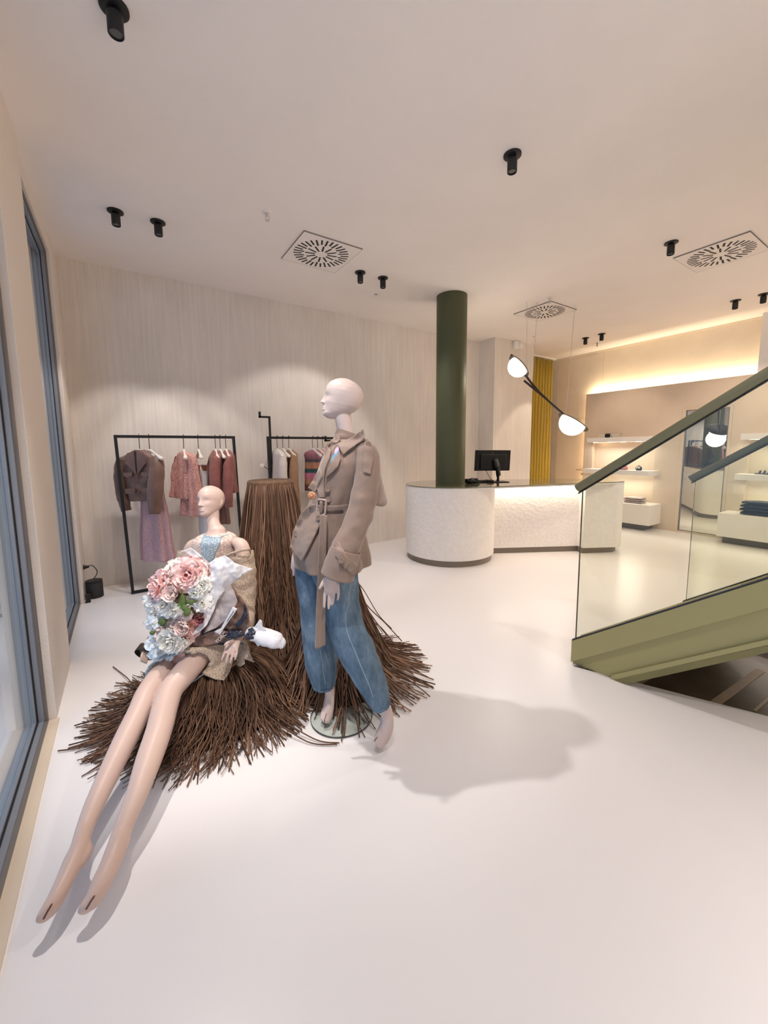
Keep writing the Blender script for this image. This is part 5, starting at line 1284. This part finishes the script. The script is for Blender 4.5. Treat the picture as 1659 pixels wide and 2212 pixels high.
DR = [(1151, 445, 489), (1154, 438, 496), (1159, 427, 505), (1168, 420, 509), (1180, 417, 509), (1200, 415, 510), (1240, 417, 510), (1290, 418, 506), (1340, 412, 508)]
dl = silh_loft(DR, lambda y: 2.295, lambda y: itab([(1151, .060), (1155, .085), (1165, .112), (1200, .120), (1260, .110), (1340, .12)], y), steps=40, wr=.003, seed=4)
dm = MB(); dm.loft(dl, False, False)
dress = obj('tweed_dress', dm, M['tweedpink'], sit, ang=180, solid=.004)
dbv = dm.bvh()
obj('front_panel', drape([(441, 1153), (452, 1158), (466, 1161), (479, 1160), (474, 1178), (466, 1195), (459, 1215), (448, 1228), (438, 1228), (435, 1200), (433, 1175)], dbv, .004, 2.2, 3), M['tweedblue'], dress, ang=180, solid=.003)
nk = [on_bvh(dbv, x, y, .004, 2.2) for x, y in ((436, 1155), (445, 1158), (458, 1161), (470, 1161.5), (482, 1158), (492, 1155))]
pp, _ = smooth_path(nk, 24); obj('neckline', MB().tube(pp, .004, 8), M['tweedblue'], dress)
# skirt over the thighs
hipc = (hipL+hipR)/2
sk0 = hipc+Vector((0, 0, .0)); sk1 = P(425, 1405, 1.98); sk2 = P(378, 1443, 1.86); 
sk1.z = .375; sk2.z = .350
ax = (sk2-sk0); ax.z = 0; lat = Vector((ax.y, -ax.x, 0)).normalized()
if lat.dot(SIDE) < 0: lat = -lat
pp, rr = smooth_path([sk0-ax.normalized()*.04, sk0.lerp(sk1, .5), sk1, sk2], 26, [(.175, .10), (.165, .105), (.142, .095), (.128, .084)])
m = MB(); rings = []
for i, (c, (a, b_)) in enumerate(zip(pp, rr)):
    ring = []
    for j in range(56):
        q = 2*PI*j/56; cx, sx = math.cos(q), math.sin(q); w = .006*noise.noise(Vector((cx*3, sx*3, i*.2)))
        ring.append(c+lat*((a+w)*math.copysign(abs(cx)**.8, cx))+Vector((0, 0, (b_+w)*sx))+ax.normalized()*((.10 if cx > 0 else .04)*cx*i/26*-1))
    rings.append(ring)
m.loft(rings, False, False)
skirt = obj('skirt', m, M['tweedblue'], dress, ang=180, solid=.005)
skb = m.bvh(); lap = skb
# ------------------------------------------------------------------ coat slipped off the shoulders
cp, cr = px_path([(512, 1200, 2.25, 31, 1.1), (521, 1230, 2.24, 29), (524, 1275, 2.22, 27), (524, 1320, 2.18, 26), (517, 1358, 2.10, 25), (506, 1386, 2.05, 24)])
csl = sleeve_tube(cp, cr, 1.0, n=40, steps=50, wr=.010)
coat = obj('tweed_coat', csl, M['tweedtan'], sit, ang=180, solid=.006)
edge = []
for x, y, f in ((484, 1203, 2.165), (500, 1196, 2.15), (520, 1189, 2.15), (536, 1187, 2.17), (541, 1192, 2.25), (535, 1200, 2.35)): edge.append(P(x, y, f))
pp, _ = smooth_path(edge, 30); obj('coat_edge', MB().tube(pp, [(.008, .004)]*30, 10), M['tweedtan'], coat)
cp, cr = px_path([(404, 1192, 2.36, 17), (396, 1240, 2.34, 20), (385, 1300, 2.28, 20), (355, 1360, 2.14, 19), (330, 1396, 2.06, 18), (314, 1412, 2.02, 17)])
obj('coat_sleeve', sleeve_tube(cp, cr, 2.0, n=32, steps=40, wr=.006), M['tweedtan'], coat, ang=180, solid=.005)
cuffp, cuffr = px_path([(321, 1400, 2.045, 19), (311, 1415, 2.01, 20)])
M['coatlining'] = mat('coat_lining_dark', (.035, .022, .018, 1), .8)
obj('coat_cuff', MB().tube(cuffp, cuffr, 28, cap=False), M['coatlining'], coat, ang=180, solid=.004)
obj('coat_front', drape([(384, 1398), (430, 1398), (470, 1392), (500, 1394), (504, 1425), (497, 1450), (484, 1470), (466, 1468), (446, 1460), (424, 1446), (404, 1429), (386, 1421)], lap, .032, 1.92, 4, .004, 3), M['tweedtan'], coat, ang=180, solid=.006)
obj('coat_tail', panel([(478, 1392), (500, 1385), (532, 1384), (538, 1398), (540, 1412), (549, 1431), (528, 1424), (529, 1434), (520, 1440), (510, 1438), (505, 1420), (515, 1408), (505, 1398)], lambda x, y: 2.10-.0012*(y-1385), 3.5, .012, .06, 4), M['tweedtan'], coat, ang=180, solid=.006)

# ================================================================== bouquet
M['petalpink'] = mat('pink_petal', (.89, .62, .59, 1), .75, var=.14, vscale=24, sheen=.2); M['petalblush'] = mat('blush_petal', (.88, .75, .72, 1), .75, var=.08, vscale=24)
M['petalwhite'] = mat('white_petal', (.90, .88, .83, 1), .75, var=.05, vscale=24); M['petalblue'] = mat('pale_blue_petal', (.84, .88, .90, 1), .75, var=.10, vscale=30)
M['petalrose'] = mat('dusky_rose_petal', (.46, .17, .19, 1), .8, var=.25, vscale=20); M['petalred'] = mat('deep_red_heart', (.38, .04, .04, 1), .8, var=.4, vscale=80)
M['peach'] = mat('peach_leaf', (.66, .36, .30, 1), .8, var=.2, vscale=20)
M['leafgreen'] = mat('leaf_green', (.10, .15, .035, 1), .6, var=.35, vscale=20); M['heartgreen'] = mat('flower_heart_green', (.20, .19, .05, 1), .8, var=.4, vscale=80)
M['paperwhite'] = mat('white_tissue_paper', (.72, .70, .72, 1), .7, bump=.9, bscale=20); M['papermauve'] = mat('mauve_tissue_paper', (.42, .36, .35, 1), .6, bump=.4, bscale=14)
M['paperbrown'] = mat('brown_wrapping_film', (.21, .125, .095, 1), .35, spec=.5, bump=.5, bscale=18); M['ribbonnavy'] = mat('midnight_ribbon', (.018, .022, .04, 1), .35, spec=.5)
bq_c = P(430, 1320, 1.98)
bq = thing('flower_bouquet', 'large bouquet of pink and white flowers on the lap of the seated mannequin', 'bouquet', tuple(bq_c))
AXB = (P(395, 1300, 1.88)-P(590, 1380, 2.02)).normalized()          # from the stems to the blooms
def flower(px, py, fd, rpx, lean, m_out, m_in=None, layers=4, npet=7, ruffle=.12, closed=0.0, heart=None, seed=0, name='flower_head'):
    "open bloom: rings of cupped ruffled petals round a heart; lean = direction it faces in (side, up, towards the viewer)"
    c = P(px, py, fd); r = rpx*(c-EYE).dot(FWD)/FPX
    nz = (SIDE*lean[0]+Vector((0, 0, lean[1]))-HEAD*lean[2]).normalized(); rr = random.Random(seed)
    q = nz.to_track_quat('Z', 'Y').to_matrix().to_4x4(); Mx = Matrix.Translation(c) @ q
    m = MB(); ti = MB()
    for L in range(layers):
        f = L/max(1, layers-1)                                     # 0 outer .. 1 inner
        el = math.radians((8+62*f)*(1-closed)+closed*(62+22*f)); ln = r*(1.0-.50*f); wd = ln*(1.02-.25*f); n = max(3, npet-L)
        for k in range(n):
            a = 2*PI*(k+.5*(L % 2)+rr.uniform(-.16, .16))/n; e = el+rr.uniform(-.14, .14); R_ = Matrix.Rotation(a, 4, 'Z'); s0 = rr.uniform(0, 50)
            rows = []
            for i in range(8):
                v = i/7; row = []
                for j in range(9):
                    u = -1+2*j/8; w = wd*.62*math.sin(PI*min(.97, .10+.72*v))*1.0
                    cup = .30*ln*(u*u)*v*(.5+f)+closed*.2*ln*u*u
                    rad = ln*(v*math.cos(e)+.10*(1-v)) - cup*math.sin(e)*.6
                    cur = e+.5*v*(1-closed)*-.6+closed*v*.5
                    hgt = ln*v*math.sin(max(-.2, cur)) + cup*math.cos(e)
                    wob = ruffle*ln*v*v*noise.noise(Vector((u*2.6+s0, v*2.2, s0)))*1.6+ruffle*.4*ln*v**3*math.sin(u*9+s0)
                    row.append(Mx @ (R_ @ Vector((rad, u*w, hgt+wob-.22*r))))
                rows.append(row)
            (ti if (m_in and f > .6) else m).sheet(rows)
    o = obj(name, m, m_out, bq, ang=180)
    if m_in and ti.v: obj('inner_petals', ti, m_in, o, ang=180)
    if heart:
        h = MB()
        for k in range(16): 
            a = 2*PI*k/16; rq = r*.15*rr.uniform(.3, 1); h.ball(Mx @ Vector((rq*math.cos(a), rq*math.sin(a), .02*r)), r*.06, 8, 6)
        obj('flower_heart', h, heart, o, ang=180)
    return o
BF = 1.88
flower(337, 1263, BF-.01, 36, (-.55, .35, .75), M['petalpink'], M['petalpink'], 5, 8, .20, 0, M['petalred'], 1, 'peony')
flower(405, 1242, BF+.0, 41, (.10, .25, .95), M['petalpink'], M['petalpink'], 5, 8, .20, 0, M['petalred'], 2, 'peony')
flower(442, 1238, BF+.05, 25, (.4, .4, .7), M['petalpink'], M['petalblush'], 4, 7, .18, .1, None, 3, 'peony')
flower(380, 1222, BF+.08, 31, (-.1, .8, .45), M['petalblush'], M['petalwhite'], 4, 8, .22, 0, None, 4, 'peony')
flower(352, 1240, BF+.08, 24, (-.5, .7, .4), M['petalblush'], M['petalwhite'], 4, 7, .2, 0, None, 41, 'peony')
flower(436, 1264, BF-.01, 21, (.2, .1, .97), M['petalwhite'], M['petalwhite'], 4, 7, .26, 0, M['heartgreen'], 5, 'ruffled_flower')
flower(420, 1281, BF-.02, 19, (-.1, -.1, .97), M['petalwhite'], M['petalwhite'], 4, 7, .26, 0, M['heartgreen'], 6, 'ruffled_flower')
flower(438, 1300, BF-.01, 21, (.15, .0, .98), M['petalwhite'], None, 2, 6, .16, 0, M['heartgreen'], 7, 'anemone')
flower(428, 1318, BF-.02, 17, (-.2, -.6, .8), M['petalwhite'], None, 2, 6, .2, 0, None, 8, 'anemone')
flower(374, 1283, BF-.03, 22, (-.1, .3, .9), M['petalblush'], M['petalblush'], 4, 6, .1, .65, None, 9, 'peony_bud')
flower(352, 1309, BF-.03, 28, (-.35, .1, .9), M['petalwhite'], M['petalwhite'], 4, 7, .18, 0, M['heartgreen'], 10, 'anemone')
flower(375, 1322, BF-.035, 19, (.1, -.3, .9), M['petalwhite'], None, 3, 6, .2, 0, M['heartgreen'], 11, 'anemone')
flower(433, 1336, BF-.0, 15, (.0, .1, .95), M['petalrose'], M['petalrose'], 4, 6, .1, .7, None, 12, 'rose_bud')
flower(398, 1353, BF-.03, 23, (.0, .15, .98), M['petalblush'], M['petalblush'], 5, 7, .06, .85, None, 13, 'peony_bud')
flower(365, 1388, BF-.06, 31, (-.1, -.1, .98), M['petalwhite'], M['petalwhite'], 5, 8, .20, .1, M['heartgreen'], 14, 'peony')
flower(385, 1396, BF-.05, 21, (.2, -.4, .88), M['petalwhite'], M['petalwhite'], 4, 7, .22, .0, None, 15, 'peony')
flower(405, 1378, BF-.01, 17, (.3, -.3, .88), M['petalpink'], None, 3, 6, .15, .4, None, 16, 'rose_bud')
flower(345, 1366, BF-.02, 20, (-.5, .1, .85), M['petalblush'], None, 3, 6, .2, .2, None, 17, 'peony')
for k, (x, y, r_, m_) in enumerate(((402, 1326, 17, 'petalblush'), (412, 1350, 15, 'peach'), (378, 1346, 18, 'petalblush'), (352, 1340, 18, 'petalwhite'), (420, 1362, 15, 'petalpink'), (405, 1300, 15, 'petalwhite'), (368, 1352, 14, 'petalwhite'), (412, 1262, 20, 'petalwhite'), (372, 1250, 18, 'petalblush'))):
    flower(x, y, BF+.005, r_, (.1*(k % 3)-.1, .1, .95), M[m_], None, 3, 6, .22, .2, None, 70+k, 'peony')
rb2 = random.Random(5)
for k, (x, y, m_) in enumerate(((326, 1296, 'petalblue'), (318, 1312, 'petalwhite'), (330, 1326, 'petalwhite'), (322, 1338, 'petalblue'), (335, 1346, 'petalwhite'), (318, 1352, 'petalwhite'), (326, 1370, 'petalblue'), (322, 1392, 'petalblue'), (328, 1410, 'petalblue'), (343, 1412, 'petalwhite'), (352, 1420, 'petalblue'), (338, 1385, 'petalwhite'), (312, 1300, 'petalwhite'), (362, 1416, 'petalblue'))):
    flower(x, y, BF-.01+.02*rb2.random(), 12+4*rb2.random(), (-.5+.5*rb2.random(), -.2+.7*rb2.random(), .8), M[m_], None, 2, 4, .25, 0, None, 30+k, 'hydrangea_floret')
def leaf(x, y, fd, L, ang, w, mt=M['leafgreen']):
    c = P(x, y, fd); s = (c-EYE).dot(FWD)/FPX; d = SIDE*math.cos(ang)+Vector((0, 0, math.sin(ang))); n = SIDE*-math.sin(ang)+Vector((0, 0, math.cos(ang))); rows = []
    for i in range(9):
        f = i/8; ww = w*s*math.sin(PI*min(.98, .04+.94*f)); rows.append([c+d*(L*s*(f-.5))+n*(ww*u)-HEAD*(.012*math.sin(PI*f)*(1-abs(u)*.4)) for u in (-1, -.5, 0, .5, 1)])
    obj('leaf', MB().sheet(rows), mt, bq, ang=180, solid=.0012)
for x, y, L, a, w in ((394, 1298, 34, 1.5, 8), (388, 1308, 26, .7, 7), (400, 1312, 26, 2.2, 7), (352, 1343, 22, .3, 8), (406, 1322, 24, 1.0, 7), (330, 1366, 14, .5, 5), (414, 1300, 20, .2, 6)): leaf(x, y, BF-.02, L, a, w)
for x, y in ((392, 1290), (398, 1300), (396, 1320)):
    obj('flower_stem', MB().tube([P(x, y-14, BF-.02), P(x+3, y, BF-.015), P(x+10, y+16, BF+.03)], .004, 8), M['leafgreen'], bq)
obj('peach_petal', panel([(372, 1396), (397, 1398), (400, 1412), (399, 1426), (390, 1438), (380, 1436), (370, 1424), (364, 1414)], lambda x, y: BF+.0+.0008*(y-1396), 3.5, .012, .08, 1), M['peach'], bq, ang=180, solid=.002)
obj('peach_petal', panel([(398, 1330), (420, 1320), (424, 1340), (412, 1352), (380, 1345), (372, 1350), (378, 1334)], BF+.04, 3.5, .012, .08, 6), M['peach'], bq, ang=180, solid=.002)
# core that fills the bouquet behind the blooms, then the paper
core = MB(); pcs = [P(545, 1372, 2.03), P(500, 1352, 2.02), P(450, 1325, 2.0), P(405, 1305, 1.97), P(372, 1300, 1.95), P(350, 1305, 1.95)]
pp, rr = smooth_path(pcs, 30, [(.030, .028), (.062, .05), (.105, .075), (.135, .075), (.115, .05), (.04, .02)])
core.tube(pp, rr, 40, ref=(0, 0, 1)); 
for i, v in enumerate(core.v): core.v[i] = v+Vector((0, 0, .008*noise.noise(v*22)))-HEAD*(.006*noise.noise(v*30))
obj('paper_cone', core, M['paperbrown'], bq, ang=180)
obj('tissue_sheet', panel([(387, 1192), (398, 1189), (412, 1183), (422, 1190), (437, 1202), (451, 1216), (458, 1236), (452, 1252), (444, 1236), (434, 1224), (420, 1210), (407, 1200), (398, 1194)], lambda x, y: BF+.10+.0010*abs(x-425)+.06*max(0, (410-x)/25)*-1, 3.5, .016, .05, 2), M['paperwhite'], bq, ang=180, solid=.001)
obj('tissue_sheet', panel([(451, 1217), (466, 1206), (485, 1200), (496, 1206), (507, 1216), (527, 1223), (546, 1229), (528, 1240), (503, 1259), (484, 1278), (470, 1296), (462, 1320), (447, 1350), (432, 1364), (407, 1380), (419, 1366), (436, 1338), (445, 1312), (452, 1284), (455, 1255), (455, 1235)], lambda x, y: BF+.02+.0010*max(0, x-470)-.0005*max(0, y-1290)+.03*math.sin((x+y)*.05)*.4, 3.5, .020, .035, 3), M['paperwhite'], bq, ang=180, solid=.001)
obj('tissue_sheet', panel([(497, 1260), (506, 1278), (513, 1298), (505, 1316), (490, 1338), (468, 1356), (440, 1368), (448, 1350), (462, 1322), (470, 1298), (482, 1280)], lambda x, y: BF+.055-.0006*(y-1260)*.5, 3.5, .012, .05, 4), M['papermauve'], bq, ang=180, solid=.001)
obj('wrapping_sheet', panel([(497, 1262), (512, 1278), (529, 1300), (537, 1320), (540, 1345), (538, 1362), (520, 1372), (500, 1374), (488, 1368), (488, 1340), (506, 1316), (513, 1297)], lambda x, y: BF+.085, 3.5, .016, .06, 5), M['paperbrown'], bq, ang=180, solid=.001)
low = lambda x, y: BF+.03+.0003*(x-400)
obj('wrapping_sheet', panel([(394, 1384), (405, 1383), (425, 1376), (450, 1366), (470, 1360), (490, 1364), (500, 1374), (484, 1384), (468, 1391), (440, 1397), (410, 1400), (399, 1396)], low, 3.5, .014, .06, 6), M['paperbrown'], bq, ang=180, solid=.001)
obj('ribbon_tail', panel([(528, 1303), (533, 1314), (534, 1330), (526, 1344), (513, 1358), (508, 1348), (520, 1336), (527, 1322)], BF+.062, 3, .008, .08, 7), M['ribbonnavy'], bq, ang=180, solid=.0015)
for (x, y, rx, ry, sd_) in ((505, 1371, 19, 8, 1), (545, 1370, 11, 12, 2)):
    c = P(x, y, BF+.06); s = (c-EYE).dot(FWD)/FPX; cm = crumple((0, 0, 0), rx*s, ry*s, ry*s, sd_, .5); cm.v = [c+SIDE*v.x-HEAD*v.y+Vector((0, 0, v.z-ry*s*.55)) for v in cm.v]
    obj('ribbon_bow', cm, M['ribbonnavy'], bq, ang=180)
pts, rad = px_path([(541, 1366, BF+.07, 11), (556, 1371, BF+.07, 16), (578, 1378, BF+.065, 19), (598, 1385, BF+.06, 17), (607, 1388, BF+.06, 11)])
pp, rr = smooth_path(pts, 30, rad); m = MB().tube(pp, rr, 28, round_=True); 
for i, v in enumerate(m.v): m.v[i] = v+(Vector((.004, .004, .007))*noise.noise(v*26))
obj('stem_wrap', m, M['paperwhite'], bq, ang=60)
obj('stem_wrap', panel([(546, 1358), (556, 1346), (561, 1338), (566, 1341), (567, 1352), (575, 1362), (560, 1368)], BF+.05, 3, .010, .1, 8), M['paperwhite'], bq, ang=180, solid=.001)
obj('stem_wrap', panel([(550, 1378), (566, 1380), (564, 1388), (558, 1397), (552, 1390)], BF+.045, 3, .008, .1, 9), M['paperwhite'], bq, ang=180, solid=.001)
card = obj('gift_card', panel([(503, 1311), (513, 1315), (497, 1338), (482, 1360), (475, 1371), (463, 1365), (468, 1361), (477, 1357), (490, 1334)], lambda x, y: BF+.018, 4), M['paperwhite'], bq, ang=180, solid=.002)
a, b = P(505, 1320, BF+.0165), P(490, 1343, BF+.0165)
obj('card_line', MB().tube([a, b], [(.0016, .0006)]*2, 6), M['ribbonnavy'], card)
# lettering printed on the lower wrap
def text_mesh(name, body, Mx, size, m, parent):
    cd = bpy.data.curves.new(name, 'FONT'); cd.body = body; cd.size = size; cd.align_x = 'CENTER'; cd.align_y = 'CENTER'; cd.extrude = .0004
    tmp = bpy.data.objects.new(name, cd); COL.objects.link(tmp); bpy.context.view_layer.update()
    me = bpy.data.meshes.new_from_object(tmp.evaluated_get(bpy.context.evaluated_depsgraph_get())); bpy.data.objects.remove(tmp); bpy.data.curves.remove(cd)
    me.materials.clear(); me.materials.append(m); me.transform(world_of(parent).inverted() @ Mx)
    o = bpy.data.objects.new(name, me); COL.objects.link(o); o.parent = parent; return o
wrap_low = [o for o in bq.children if o.name.startswith('wrapping_sheet')][-1]
a, b = P(464, 1390, BF+.018), P(490, 1366, BF+.018); ex_ = (b-a).normalized(); ez_ = (-(FWD)+ex_*FWD.dot(ex_)).normalized(); ey_ = ez_.cross(ex_); c = (a+b)/2
text_mesh('printed_letters', 'YORC', Matrix(((ex_.x, ey_.x, ez_.x, c.x), (ex_.y, ey_.y, ez_.y, c.y), (ex_.z, ey_.z, ez_.z, c.z), (0, 0, 0, 1))), .026, M['cream'], wrap_low)
text_mesh('logo_lettering', 'DELL', MM @ Matrix.Translation(Vector((-.005, -.0025, hgt*.31))) @ Matrix.Rotation(PI/2, 4, 'X'), .0135, M['logo'], back)
